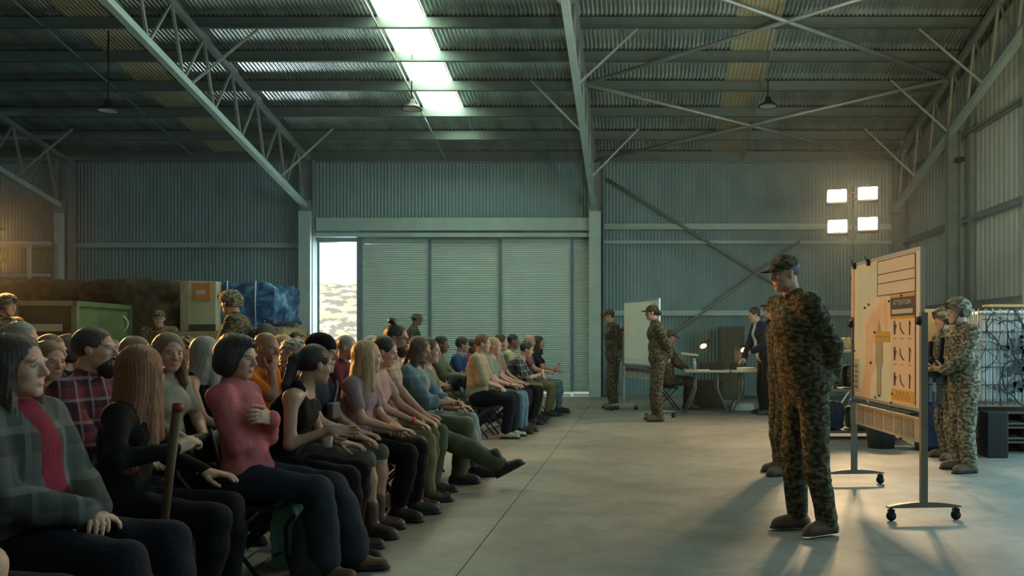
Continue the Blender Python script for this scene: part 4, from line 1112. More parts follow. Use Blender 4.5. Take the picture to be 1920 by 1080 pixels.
for i in range(3):
    for j in range(3):
        cx_ = x0 + wv * (.2 + .3 * j); cz_ = 1.39 - .20 * i
        kind_ = (i * 3 + j) % 3
        shp = {0: [(-.012, -.05), (.004, -.05), (.01, 0), (.02, .02), (.004, .03), (.006, .055), (-.01, .055), (-.014, .02)], 1: [(-.025, .04), (-.015, .045), (-.012, 0), (.012, -.035), (.026, -.04), (.02, -.05), (0, -.04), (-.022, -.005)], 2: [(-.006, -.055), (.006, -.055), (.008, .01), (.014, .03), (.004, .055), (-.008, .05), (-.004, .02)]}[kind_]
        MB().add([(cx_ + a_ * 2.0, -.0165, cz_ + b_) for a_, b_ in shp], [tuple(range(len(shp)))]).build('silhouette', ink, ps)
        MB().bb(cx_ - .03, cx_ + .03, -.0165, -.0155, cz_ - .085, cz_ - .078).build('caption_line', mat('print_brown', (.3, .24, .18)), ps)
cs = MB().bb(x0 + .03, x1 - .01, -.0175, -.0155, .83, .915).build('caution_strip', yel, ps, label='yellow caution strip')
for i in range(9): MB().bb(x0 + .09 + i * .035, x0 + .108 + i * .035, -.019, -.0175, .845 + (i % 2) * .03, .872 + (i % 2) * .03).build('print_mark', mat('print_brown', (.3, .24, .18)), cs)
yl, x0, x1 = sheet('yellow_label', 1644, 1671, zb_(1657, 641), zb_(1657, 622), yel, 'small yellow label stuck on the middle of the map', .0125, 'label')
MB().bb(x0 + .03, x1 - .03, -.0145, -.014, zb_(1657, 633), zb_(1657, 630)).build('print_strip', mat('print_brown', (.3, .24, .18)), yl)
for px, py, lb in ((1606, 495, 'left'), (1632, 491, 'right')):
    tcl = MB(); u_ = (ubrd(px) - .5) * 2 * whl
    tcl.bb(u_ - .02, u_ + .02, -.03, .03, BZ1 - .03, BZ1 + .025); tcl.tube([(u_ - .012, -.03, BZ1), (u_, -.05, BZ1 + .05), (u_ + .012, -.03, BZ1 + .02)], .003, 5)
    o = tcl.build('bulldog_clip', black_m, None, label=lb + ' one of the two black bulldog clips on top of the near whiteboard', cat='clip', group='clips holding the map'); o.location = wbd.location; o.rotation_euler = wbd.rotation_euler
for px, py in ((1596.5 + 2, 522), (1625, 577), (1632, 571), (1603, 640), (1606, 658), (1636, 680), (1645, 745), (1652, 742), (1694, 554), (1671, 565), (1643.5, 623), (1677, 738), (1675, 755), (1602, 605)):
    u_ = (ubrd(px) - .5) * 2 * whl
    o = MB().lathe([(.001, .008), (.009, .007), (.010, 0), (.001, 0)], n=10, R=Matrix.Rotation(math.pi / 2, 3, 'X'), c=(u_, -.0165, zb_(px, py))).build('magnet', ink, None, label='small dark round magnet holding papers on the near whiteboard', cat='magnet', group='dark magnets on the near whiteboard')
    o.location = wbd.location; o.rotation_euler = wbd.rotation_euler
A2, B2 = (X(1171, 15.3), 15.3), (X(1236, 13.9), 13.9)
wb2, r2, hl2 = whiteboard(A2, B2, .86, 1.93, 'far rolling whiteboard behind the soldier with the bun', True)
m2 = MB().bb(-hl2 + .03, hl2 - .3, -.0105, -.009, .93, 1.90).build('wall_map', ramp_mat('map_print_far', [(.3, (.78, .80, .72)), (.5, (.70, .78, .70)), (.62, (.78, .72, .62)), (.72, (.74, .50, .44))], 2.6, .7, 0, (1, 1, 1), 6, 0), None, label='pale map on the far whiteboard', cat='map')
m2.location = wb2.location; m2.rotation_euler = wb2.rotation_euler
m3 = MB().bb(hl2 - .28, hl2 - .02, -.0105, -.009, 1.25, 1.90).build('poster', mat('poster_far', (.62, .58, .50), .6, 0, .08, 8), None, label='narrow poster beside the pale map on the far whiteboard', cat='poster')
m3.location = wb2.location; m3.rotation_euler = wb2.rotation_euler

# ------------------------------------------------------------------ work tables
plast = mat('grey_white_plastic', (.42, .44, .38), .5, 0, .05)
tube_m = mat('grey_tube', (.25, .27, .26), .45, .5, .05)
def ftable(x0, x1, y0, y1, lab):
    t = empty('folding_table', ((x0 + x1) / 2, (y0 + y1) / 2, 0), label=lab, cat='table'); hx, hy = (x1 - x0) / 2, (y1 - y0) / 2
    MB().bb(-hx, hx, -hy, hy, .705, .745).build('tabletop', plast, t, bevel=.012)
    for s in (-1, 1):
        for v in (-1, 1):
            MB().tube([(s * (hx - .20), v * (hy - .08), .70), (s * (hx - .20), v * (hy - .08), .42), (s * (hx - .03), v * (hy - .08), .012)], .014, 8).build('leg', tube_m, t)
        MB().tube([(s * (hx - .13), -hy + .08, .25), (s * (hx - .13), hy - .08, .25)], .010, 8).build('crossbar', tube_m, t)
    return t
ftable(.72, 1.50, 14.7, 15.4, 'left folding table with the desk lamp and black cases')
ftable(1.53, 2.42, 14.7, 15.4, 'right folding table next to the leaning man in the suit')
glow_m = mat('desk_lamp_glow', (1, .8, .4), .5, 0, 0, emit=(1, .60, .16), estr=3.5)
def desk_lamp(px, py, d_, base_x, lab):
    t = empty('desk_lamp', (base_x, d_ + .1, .745), label=lab, cat='lamp'); hp_ = P(px, py, d_) - Vector((base_x, d_ + .1, .745))
    MB().lathe([(.001, .025), (.06, .02), (.075, 0), (.001, 0)], n=16).build('lamp_base', black_m, t)
    MB().tube([(0, 0, .02), (-.05, .06, hp_.z * .6), (0, .04, hp_.z + .12), tuple(hp_ + Vector((0, 0, .04)))], .009, 8).build('lamp_arm', black_m, t)
    R = Matrix.Rotation(-.35, 3, 'Y') @ Matrix.Rotation(-.75, 3, 'X')
    sh_ = MB().lathe([(.02, .07), (.045, .06), (.085, 0), (.08, 0), (.04, .05)], n=18, R=R, c=hp_); sh_.build('lamp_shade', black_m, t)
    MB().lathe([(.001, .004), (.058, .004)], n=18, R=R, c=hp_).build('lamp_bulb', glow_m, t)
    l = bpy.data.lights.new('desk', 'POINT'); l.energy = 3; l.color = (1, .6, .25); l.shadow_soft_size = .05
    o = bpy.data.objects.new('desk', l); COL.objects.link(o); o.location = P(px, py + 10, d_ - .05)
desk_lamp(1319, 649, 14.9, 1.18, 'lit black desk lamp on the left folding table')
desk_lamp(1395, 656, 14.9, 1.83, 'lit black desk lamp on the right folding table')
def thing(name, lab, cat, m, x0, x1, y0, y1, z0, z1, bevel=.01, group=None, rz=0):
    o = MB().bb(-(x1 - x0) / 2, (x1 - x0) / 2, -(y1 - y0) / 2, (y1 - y0) / 2, 0, z1 - z0).build(name, m, None, bevel=bevel, label=lab, cat=cat, group=group)
    o.location = ((x0 + x1) / 2, (y0 + y1) / 2, z0); o.rotation_euler = (0, 0, rz); return o
thing('equipment_case', 'long black case in the middle of the left folding table', 'case', black_m, 1.0, 1.42, 14.85, 15.15, .745, .88)
thing('equipment_case', 'small black case at the gap between the folding tables', 'case', black_m, 1.55, 1.74, 14.9, 15.2, .745, .87)
thing('radio', 'black radio set standing behind the right desk lamp', 'radio', mat('dark_blue_case', (.02, .035, .05), .5), 1.62, 1.80, 15.2, 15.36, .745, 1.18)
pp = mat('paper', (.62, .60, .52), .7, 0, .03)
thing('paper_stack', 'stack of lit papers under the right desk lamp', 'papers', pp, 1.64, 1.96, 14.75, 14.95, .745, .79, .004)
thing('paper_stack', 'loose white papers on the left folding table', 'papers', pp, .96, 1.16, 14.74, 14.84, .745, .756, .002)
bt = empty('water_bottle', (.90, 14.85, .745), label='clear plastic bottle on the left end of the folding table', cat='bottle')
MB().lathe([(.001, 0), (.032, .002), (.033, .12), (.026, .15), (.012, .17), (.012, .185)], n=14).build('bottle_body', mat('clear_blue_plastic', (.30, .42, .45), .15), bt)
MB().lathe([(.014, .183), (.014, .20), (.001, .20)], n=12).build('cap', pp, bt)
thing('carton', 'large brown cardboard carton against the back wall behind the tables', 'carton', mat('brown_card', (.11, .10, .065), .8, 0, .1), X(1352, 18), X(1396, 18), 18.0, 18.8, 0, Z(612, 18))
thing('carton', 'low dark crate on the floor below the tables', 'crate', green_d, .9, 1.5, 15.9, 16.5, 0, .5)
thing('carton', 'pale foam block on the floor beneath the right table', 'block', pp, 1.6, 2.0, 15.3, 15.6, 0, .12)

# ------------------------------------------------------------------ right hand side props
rk = empty('storage_rack', (X(1580, 11.0), 11.2, 0), label='metal rack of green bags behind the near whiteboard', cat='rack')
for zz in (.08, .62, 1.12): MB().bb(-.30, .75, -.2, .2, zz, zz + .03).build('shelf', tube_m, rk)
for xx in (-.30, .75):
    for yy in (-.19, .19): MB().bb(xx - .015, xx + .015, yy - .015, yy + .015, 0, 1.5).build('upright', tube_m, rk)
xr = X(1580, 11.0)
for i, (dx, zz, w_, h_, mm, lab) in enumerate(((-.16, 1.15, .18, .22, pale_box, 'pale small carton on the top shelf of the rack'), (.05, 1.15, .16, .16, mat('tan_card', (.45, .27, .10)), 'tan small carton beside the pale one on the rack'), (-.12, .65, .26, .34, green_d, 'dark green kit bag on the middle shelf of the rack'), (.2, .65, .26, .30, UNI, 'camouflage kit bag on the middle shelf of the rack'), (-.1, .11, .26, .36, mat('blue_bag', (.03, .05, .09)), 'navy kit bag on the bottom shelf of the rack'), (.25, .11, .3, .3, green_m, 'green kit bag on the bottom shelf of the rack'))):
    wrapped('kit_bag' if i > 1 else 'carton', xr + dx - w_ / 2, xr + dx + w_ / 2, 11.05, 11.35, zz + .02, zz + h_, mm, label=lab, cat='bag' if i > 1 else 'carton')
bn = MB().lathe([(.001, .01), (.15, .01), (.155, 0), (.19, .36), (.20, .37), (.20, .385), (.185, .38), (.145, .02)], n=28).build('waste_bin', mat('grey_bin', (.10, .12, .12), .5), None, label='grey round bin on the floor behind the near whiteboard', cat='bin'); bn.location = (X(1652, 10.2), 10.2, 0)
bb_ = MB().lathe([(.001, .0), (.19, 0), (.20, .05), (.205, .06), (.20, .07), (.20, .32), (.205, .34), (.20, .36), (.20, .66), (.19, .68), (.001, .68)], n=28).build('blue_drum', mat('blue_drum_plastic', (.02, .04, .12), .4), None, label='dark blue drum right of the near whiteboard post', cat='drum'); bb_.location = (X(1748, 10.0), 10.0, 0)
gb = thing('kit_box', 'grey green kit box standing on the blue drum', 'box', mat('grey_green', (.14, .20, .17)), X(1748, 10) - .19, X(1748, 10) + .19, 9.85, 10.2, .68, .98)
pw = mat('warm_plywood', (.50, .31, .12), .7, 0, .12, 2)
xc_ = X(1745, 10.8)
crate((xc_, 11.0), (.42, .5, .75), green_d, 'dark crate under the plywood box beside the soldiers', 3)
cr = crate((xc_, 11.0), (.40, .4, Z(578, 10.8) - .75), pw, 'tall warm plywood box behind the two armed soldiers', 1, base=.75)
thing('timber_plank', 'flat timber plank lying across the top of the netted tank', 'plank', pw, X(1822, 9.9), X(1895, 9.9), 9.4, 9.6, 1.655, 1.68, .003)
# netted liquid tank on pallets
tk = empty('liquid_tank', ((X(1828, 9.75) + 4.95) / 2, 10.1, .50), label='white liquid tank in a wire cage under dark netting at the right wall', cat='tank')
hw = (4.95 - X(1828, 9.75)) / 2; hd_ = .45; hh = 1.12
MB().bb(-hw + .03, hw - .03, -hd_ + .03, hd_ - .03, .08, hh).build('tank_body', mat('white_plastic_tank', (.60, .66, .66), .4, 0, .1, 2), tk, bevel=.04)
for i in range(15):
    xx = -hw + i * 2 * hw / 14; MB().tube([(xx, -hd_, .05), (xx, -hd_, hh + .02)], .008, 6).build('cage_bar', tube_m, tk)
for i in range(6): MB().tube([(-hw, -hd_ - .008, .08 + i * .2), (hw, -hd_ - .008, .08 + i * .2)], .008, 6).build('cage_bar', tube_m, tk)
for i in range(8):
    yy = -hd_ + i * 2 * hd_ / 7
    MB().tube([(-hw, yy, .05), (-hw, yy, hh + .02)], .008, 6).build('cage_bar', tube_m, tk)
rn = random.Random(3); nb = MB()
for i in range(46):
    x_, z_ = rn.uniform(-hw + .15, hw), rn.uniform(.1, hh); pts = []
    a_ = rn.uniform(0, 6.28)
    for k in range(9):
        pts.append((x_, -hd_ - .02 - .012 * rn.random(), z_)); a_ += rn.uniform(-.8, .8); x_ = min(max(x_ + .07 * math.cos(a_), -hw), hw); z_ = min(max(z_ + .09 * math.sin(a_), .03), hh + .02)
    nb.tube(pts, rn.choice((.004, .005, .008)), 5)
nb.build('cargo_net', mat('net_cord_dark', (.02, .03, .035), .7), tk, kind='stuff')
nb = MB()
for i in range(70):
    x_, z_ = rn.gauss(-.05, .18), rn.uniform(.1, hh * .8)
    nb.box((x_, -hd_ - .035, z_), (rn.uniform(.02, .06), .01, rn.uniform(.03, .08)), Matrix.Rotation(rn.uniform(0, 3), 3, 'Y'))
nb.build('net_scraps', mat('net_cord_dark', (.02, .03, .035)), tk, kind='stuff')
bk = mat('dark_pallet_wood', (.09, .085, .07), .7, 0, .2, 4)
_w = wood; wood = bk
for i in range(3): pallet(((X(1828, 9.75) + 4.95) / 2, 10.1), 0, 2 * hw + .05, .95, ('dark pallet on the floor under the netted tank', 'middle dark pallet under the netted tank', 'top dark pallet directly under the netted tank')[i], 'dark pallets under the netted tank', base=.0 + i * .166)
wood = _w
thing('black_case', 'black case leaning beside the pallets of the netted tank', 'case', black_m, X(1828, 9.6) + .02, X(1828, 9.6) + .25, 9.3, 9.55, 0, .50)

# ------------------------------------------------------------------ people
def C_(n, c): return cloth(n, c)
denim = C_('dark_denim', (.008, .010, .018)); black_c = C_('black_cotton', (.005, .005, .006)); blk2 = C_('charcoal', (.03, .03, .035))
jeans = C_('blue_jeans', (.10, .19, .24)); grey_j = C_('grey_jeans', (.20, .25, .27)); khaki = C_('khaki_trousers', (.17, .15, .08)); olive = C_('olive_trousers', (.09, .10, .06))
tanb = mat('tan_suede_boot', (.12, .075, .038), .7, 0, .15, 20); blk_boot = mat('shoe_black', (.015, .014, .013)); brown_b = mat('brown_leather', (.045, .022, .014), .45, 0, .2, 15); wht = mat('pale_trainer', (.42, .42, .36), .6, 0, .1)
chairs = []
blackf = mat('chair_black', (.014, .015, .016), .45, .3, .05)
def folding_chair(lab):
    t = empty('folding_chair', label=lab, cat='chair', group='folding chairs under the audience')
    st = MB(); n = 8
    st.bb(-.20, .20, -.20, .20, .385, .415); st.build('seat', blackf, t, bevel=.012)
    b = MB(); V = []; Fs = []
    for j in range(2):
        for i in range(n + 1):
            y = -.20 + .4 * i / n; V += [(-.262 - .10 * (1 - (y / .2) ** 2) * .35 - j * .03 + 0, y, .60 + j * .17), (-.275 - .10 * (1 - (y / .2) ** 2) * .35 - j * .03, y, .60 + j * .17)]
    m = 2 * (n + 1)
    for i in range(n):
        a = 2 * i; Fs += [(a, a + 2, m + a + 2, m + a), (a + 1, m + a + 1, m + a + 3, a + 3), (m + a, m + a + 2, m + a + 3, m + a + 1), (a, a + 1, a + 3, a + 2)]
    b.add(V, Fs, True).build('backrest', blackf, t)
    for s in (-1, 1):
        MB().tube([(.20, s * .215, .01), (-.10, s * .215, .40), (-.25, s * .215, .58), (-.30, s * .215, .79)], .011, 6).build('leg', blackf, t)
        MB().tube([(-.24, s * .20, .01), (.17, s * .20, .395)], .011, 6).build('leg', blackf, t)
    MB().tube([(.14, -.215, .09), (.14, .215, .09)], .008, 6).build('stretcher', blackf, t)
    MB().tube([(-.18, -.20, .09), (-.18, .20, .09)], .008, 6).build('stretcher', blackf, t)
    return t
chair0 = None
def sit_on_chair(key, who):
    global chair0
    p = PEOPLE[key]
    if chair0 is None: chair0 = folding_chair('x'); o = chair0
    else: o = copy_tree(chair0)
    o.location = (p['loc'][0] - .02, p['loc'][1], 0); o.rotation_euler = (0, 0, math.radians(p['yaw'])); o['label'] = 'black folding chair under ' + who
AUD = []
def aud(key, who, label, *a, **k):
    person(key, label, *a, group=None, **k); sit_on_chair(key, who)

# front row, near to far
aud('knee', 'the person cut off at the bottom left corner', 'person in dark jeans cut off at the bottom left corner', -262, 600, 2.50, lean=-8, top_m=black_c, sleeve='long', bottom_m=denim, armR=dict(t=(.10, -.22, .62)), armL='lap', feet={-1: (.38, -.12, .26), 1: (.42, .1, .09)})
aud('longhair', 'the long haired man in the open jacket', 'long haired man in a grey checked jacket over a crimson shirt, hands clasped', 32, 627, 3.18, lean=-7, hp=-1, hy=4, hair='long', hc='dark', top_m=plaid('jacket_check', (.095, .10, .09), (.035, .042, .042), (.15, .155, .14), 5), sleeve='long', collar=True, loose=.022, inner=(C_('crimson_shirt', (.20, .018, .04)), .055), bottom_m=denim, armR='lap', armL='lap', tone='fair', feet={-1: (.52, -.13, .09), 1: (.46, .14, .09)})
aud('redhair', 'the woman with very long copper hair', 'woman with very long copper hair turned away, dressed in black', 268, 650, 3.98, yaw=14, hy=62, lean=6, sex='f', hair='verylong', hc='ginger', top_m=black_c, sleeve='long', bottom_m=black_c, armR=dict(w=(-2.08, 3.80, .82), d=(.5, .5, .3), n=(0, -.6, .8), curl=1.1), armL='thigh', tone='fair')
aud('pink', 'the woman with folded arms in the pink shirt', 'dark haired woman in a rose pink shirt with folded arms and flared jeans', 448, 630, 4.72, lean=-9, hp=6, hy=-10, sex='f', hair='bobwave', hc='black', top_m=C_('rose_shirt', (.50, .14, .15)), sleeve='long', bottom_m=C_('slate_jeans', (.022, .027, .040)), armR='cross', armL='cross', tone='fair', shoe_m=tanb, boots=False, loose=.010, flare=.035, feet={-1: (.45, -.10, .09, -10, 0), 1: (.55, .10, .09, 5, 0)})
aud('tank', 'the woman in the black tank top', 'woman with a dark ponytail in a black tank top gesturing with her hand', 592, 648, 5.16, yaw=6, hy=35, hp=8, lean=17, sex='f', hair='ponytail', hc='black', top_m=black_c, sleeve='tank', bottom_m=black_c, armR=dict(w=(-1.83, 5.02, .78), d=(1, .2, -.2), n=(.1, .9, -.5), curl=.25, pole=(-.6, -.3, -1)), armL='thigh', tone='mid')
aud('navycap', 'the man in the navy beanie and shorts', 'man in a black beanie and navy tee with a chest strap, shorts and brown boots', 604, 628, 5.72, lean=7, hair='swept', hc='black', hp=4, top_m=C_('navy_tee', (.015, .022, .045)), bottom_m=C_('grey_shorts', (.10, .11, .10)), leg='knee', armR='knee', armL='thigh', tone='mid', shoe_m=brown_b, boots=True)
aud('blonde', 'the blonde woman in the mauve tee', 'woman with long wavy blonde hair in a mauve tee, hands in her lap', 690, 640, 6.24, yaw=0, hy=28, lean=6, sex='f', hair='longside', hc='blond', top_m=C_('mauve_tee', (.27, .19, .21)), bottom_m=black_c, armR='thigh', armL='lap', tone='fair', boots=True, shoe_m=blk_boot)
aud('palepink', 'the woman in the pale pink top', 'woman with dark tied hair in a pale pink top, arms resting on khaki knees', 722, 631, 6.70, lean=9, hp=14, sex='f', hair='lowbun', hc='black', top_m=C_('pale_pink_top', (.46, .30, .27)), bottom_m=khaki, armR='knee', armL='knee', tone='fair', shoe_m=brown_b, wristband=-1)
aud('bun', 'the bearded man with the top knot', 'bearded man with a top knot and glasses in a patterned cream shirt', 744, 603, 7.12, lean=7, hp=6, hair='topbun', hc='dark', beard='full', top_m=plaid('floral_shirt', (.48, .40, .27), (.34, .22, .15), (.55, .50, .38), 14), bottom_m=olive, armR='knee', armL='thigh', tone='mid', shoe_m=blk_boot)
aud('denim', 'the man in the denim shirt', 'long haired man in a light denim shirt with one booted leg stretched out', 787, 632, 7.52, lean=4, hp=17, hy=-6, hair='long', hc='brown', beard='stubble', top_m=plaid('faded_denim', (.12, .20, .24), (.08, .15, .19), (.20, .29, .32), 6), sleeve='rolled', loose=.018, inner=(C_('grey_tee', (.30, .29, .24)), .05), bottom_m=olive, armR='clasp', armL='clasp', tone='tan', shoe_m=blk_boot, boots=True, feet={-1: (-1.10, 7.45, .14, -4, -28, 1), 1: (.40, .12, .09)})
aud('greyjeans', 'the light brown haired man next to the denim shirt', 'brown haired man in grey jeans partly hidden behind the denim shirt', 806, 634, 8.08, lean=5, hair='short', hc='brown', top_m=C_('khaki_overshirt', (.22, .20, .13)), sleeve='tee', bottom_m=grey_j, armR='thigh', armL='thigh', tone='fair', shoe_m=blk_boot, boots=True, feet={-1: (-1.56, 8.08, .09, 0, 0, 1), 1: (.52, .12, .09)})
# second row of the near block
aud('beard', 'the big bearded man in the plaid shirt', 'burly man with a full dark beard in a red and navy plaid shirt', 180, 613, 4.62, yaw=0, hy=8, lean=0, wt=1.18, hair='short', hc='dark', beard='full', hp=-2, top_m=plaid('red_plaid', (.22, .045, .06), (.02, .02, .05), (.40, .30, .32), 9), sleeve='long', bottom_m=denim, armR='thigh', armL='thigh', tone='fair')
aud('smiling', 'the smiling woman in the pale tee', 'smiling woman with long light brown hair in a pale grey green tee', 318, 625, 5.35, yaw=-10, hy=-32, hp=6, lean=2, wt=1.05, sex='f', hair='long', hc='light', top_m=C_('sage_tee', (.36, .37, .29)), bottom_m=denim, armR='thigh', armL='lap', tone='fair')
aud('orange', 'the bald man in orange', 'bald man in an orange tee resting his chin on his hand', 500, 622, 6.55, yaw=-6, hy=-8, hp=8, lean=6, hair='bald', top_m=C_('orange_tee', (.62, .17, .02)), bottom_m=denim, armR='chin', armL='lap', tone='tan')
aud('bob', 'the woman with the grey bob and bare shoulders', 'woman with a smooth grey blond bob and bare shoulders seen from behind', 388, 632, 5.98, yaw=6, hy=70, lean=4, sex='f', hair='long', hc='grey', top_m=black_c, sleeve='tank', bottom_m=denim, armR='thigh', armL='thigh', tone='fair')
aud('greycurl', 'the woman with grey curls', 'woman with frizzy grey curls in a dark top', 556, 640, 7.2, yaw=-4, hy=-18, lean=3, sex='f', hair='curly', hc='grey', top_m=blk2, bottom_m=denim, tone='tan')
aud('burgundy', 'the man in the burgundy shirt', 'man with cropped grey hair in a burgundy shirt', 651, 628, 8.2, yaw=0, hy=0, hair='crop', hc='grey', top_m=C_('burgundy_shirt', (.10, .02, .035)), sleeve='long', bottom_m=denim, tone='fair')
aud('palehair', 'the white haired person', 'person with white hair mostly hidden behind the blonde woman', 700, 630, 9.0, yaw=0, hair='short', hc='white', top_m=C_('pale_shirt', (.4, .38, .33)), bottom_m=denim, tone='fair')
# third row
aud('tantee', 'the woman in the tan tee', 'woman with light hair tied back in a tan tee behind the long haired man', 93, 641, 5.25, yaw=-4, hy=-20, hp=6, lean=3, sex='f', hair='lowbun', hc='light', top_m=C_('tan_tee', (.22, .17, .12)), bottom_m=olive, armR='lap', armL='lap', tone='fair')
aud('profile', 'the woman with long dark blond hair', 'woman with long dark blond hair beside the green container', 258, 632, 6.2, yaw=0, hy=15, sex='f', hair='long', hc='light', top_m=blk2, bottom_m=denim, tone='fair')
aud('curlylight', 'the woman with ginger curls', 'woman with short ginger blond curls looking towards the camera', 348, 637, 6.85, yaw=-12, hy=-40, sex='f', hair='curly', hc='light', top_m=MATS['cloth_navy_tee'], bottom_m=denim, tone='fair')
aud('darkback', 'the dark haired person behind the pink shirt', 'dark haired person mostly hidden behind the woman in the pink shirt', 436, 627, 7.7, hair='swept', hc='dark', top_m=blk2, bottom_m=denim, tone='mid')
aud('blondbowl', 'the person with blond curls behind the orange tee', 'person with short blond curls seen between the orange tee and the grey curls', 533, 630, 8.8, sex='f', hair='swept', hc='blond', hy=40, top_m=blk2, bottom_m=denim, tone='fair')
aud('darksmall', 'the dark haired man by the open door', 'dark haired man seen below the bright open door', 634, 638, 10.4, hair='short', hc='black', hy=-30, top_m=C_('teal_tee', (.08, .13, .14)), bottom_m=denim, tone='tan')
aud('farcap', 'the person in the black top near the helmeted soldier', 'person with dark hair seated in front of the far helmeted soldier', 555, 622, 12.0, hair='short', hc='black', hy=-50, top_m=black_c, bottom_m=denim, tone='tan')
# fourth row
aud('greyman', 'the silver haired man', 'tall silver haired man at the left edge behind the long haired man', 42, 602, 5.85, hair='short', hc='grey', top_m=MATS['cloth_teal_tee'], bottom_m=denim, tone='fair', hy=6)
aud('back1', 'the fair haired person behind the tan tee', 'fair haired person behind the woman in the tan tee', 98, 628, 6.4, sex='f', hair='short', hc='light', top_m=blk2, bottom_m=denim, tone='fair')
aud('back2', 'the dark haired person left of the bearded man', 'dark haired person just left of the burly bearded man', 132, 629, 6.95, sex='f', hair='bobwave', hc='dark', hy=60, top_m=blk2, bottom_m=denim, tone='fair')
aud('baldsmile', 'the smiling man with cropped hair', 'smiling man with cropped fair hair right of the burly bearded man', 212, 637, 7.5, hair='crop', hc='light', hy=-20, top_m=C_('dark_blue_shirt', (.03, .045, .08)), inner=(C_('white_tee', (.5, .5, .46)), .04), sleeve='long', bottom_m=denim, tone='fair')
# far block, front row
aud('khaki', 'the ginger haired man in the khaki shirt', 'man with short ginger hair in a loose khaki shirt and navy jeans', 906, 627, 11.2, lean=3, hp=6, hair='short', hc='auburn', top_m=plaid('khaki_shirt', (.36, .31, .20), (.30, .24, .15), (.40, .35, .24), 5), sleeve='elbow', loose=.02, bottom_m=denim, armR='lap', armL='lap', tone='fair', shoe_m=wht)
aud('greytee', 'the blond man in the grey green tee', 'man with short blond hair in a grey green tee beside the khaki shirt', 927, 633, 11.75, lean=4, hp=8, hair='short', hc='blond', top_m=C_('greygreen_tee', (.22, .26, .22)), bottom_m=jeans, armR='thigh', armL='thigh', tone='fair', wristband=-1, shoe_m=blk_boot)
aud('behindk', 'the dark haired man behind the blond man', 'dark haired man hidden behind the blond man in grey green', 940, 627, 12.35, hair='short', hc='dark', top_m=MATS['cloth_tan_tee'], bottom_m=denim, tone='mid')
aud('striped', 'the man in the striped shirt leaning forward', 'man in a dark shirt with pale checks leaning forward over black trousers', 988, 641, 12.95, lean=26, hp=14, hair='short', hc='dark', top_m=plaid('grey_check', (.07, .08, .085), (.03, .035, .04), (.42, .43, .40), 11), sleeve='rolled', bottom_m=black_c, armR='clasp', armL='clasp', tone='fair', shoe_m=blk_boot)
aud('yellow', 'the man in the pale yellow tee', 'man with short black hair in a pale yellow tee', 963, 626, 13.6, lean=2, hp=8, hair='crop', hc='black', top_m=C_('pale_yellow_tee', (.52, .46, .26)), bottom_m=khaki, armR='lap', armL='lap', tone='brown', wristband=-1)
aud('pinkbald', 'the bald man at the far end', 'bald pink faced man near the far end of the row', 994, 627, 14.3, hy=-25, hair='bald', top_m=C_('mauve_far', (.25, .13, .12)), bottom_m=khaki, armR='clasp', armL='lap', tone='fair')
aud('longdark', 'the woman with long dark hair at the far end', 'woman with long dark hair at the far end of the front row', 1011, 630, 14.95, lean=5, hy=-15, sex='f', hair='long', hc='dark', top_m=MATS['cloth_navy_tee'], bottom_m=jeans, armR='clasp', armL='clasp', tone='fair', shoe_m=blk_boot, wristband=-1)
# far block, second row
aud('darkcol', 'the dark haired man behind the denim shirt', 'short dark haired man in a maroon top left of the red hood', 803 - 8, 632, 11.6, hair='short', hc='brown', top_m=C_('maroon_top', (.12, .02, .05)), bottom_m=olive, tone='tan', wristband=-1)
aud('redhood', 'the person with the red hood', 'person with dark hair in a green top with a red sleeve', 829, 631, 12.4, hair='swept', hc='black', hy=-10, top_m=C_('grey_green_top', (.20, .22, .16)), inner=None, sleeve='long', bottom_m=jeans, armR='clasp', armL='clasp', tone='brown', wristband=-1)
aud('bluetee', 'the man in the royal blue shirt', 'man in a royal blue tee with grey streaked hair', 868, 633, 13.3, lean=6, hy=8, hair='swept', hc='dark', top_m=C_('royal_blue_tee', (.03, .08, .22)), bottom_m=denim, tone='mid', armR='lap', wristband=-1)
aud('purple', 'the person in the purple top', 'dark skinned person in a purple top right of the royal blue tee', 886, 637, 14.0, hy=-20, sex='f', hair='lowbun', hc='black', top_m=C_('purple_top', (.22, .05, .14)), bottom_m=denim, tone='brown')

# soldiers and staff
kw = dict(kind='stand', top_m=UNI, bottom_m=UNI, sleeve='long', boots=True, shoe_m=tanb, loose=.02, collar=True)
person('main', 'tall soldier in camouflage and cap speaking, hands clasped behind his back', 1471, 474, 5.72, yaw=197, hy=4, hp=8, lean=9, hair='crop', hc='dark', hat='cap', armR='behind', armL='behind', tone='fair', feet={-1: (.00, -.11, .085, -6, 0), 1: (-.09, .13, .085, 12, 0)}, wt=1.12, **kw)
person('second', 'shorter soldier in a cap standing just behind the tall speaking soldier', 1456, 551, 8.25, yaw=195, hy=0, hp=4, lean=2, hair='crop', hc='auburn', hat='cap', armR='behind', armL='behind', tone='fair', feet={-1: (-.02, -.12, .085, -6, 0), 1: (.05, .12, .085, 10, 0)}, **kw)
person('woman', 'soldier with a dark low bun and cap standing before the far whiteboard', 1222, 570, 13.4, yaw=185, hp=4, sex='f', hair='lowbun', hc='black', hat='cap', armR='behind', armL='behind', tone='fair', **kw)
person('left', 'soldier in a cap standing at attention beside the big door post', 1141, 579, 15.6, yaw=195, hp=2, hair='crop', hc='dark', hat='cap', armR='behind', armL='behind', tone='fair', **kw)
kw2 = dict(kw); kw2.update(top_m=UNI2, bottom_m=UNI2)
person('guard', 'helmeted soldier with ear defenders holding a rifle beside the netted tank', 1795, 560, 8.40, yaw=187, hp=2, lean=2, hair='crop', hc='dark', hat='helmet', armR='rifle_r', armL='rifle_l', tone='fair', **kw2)
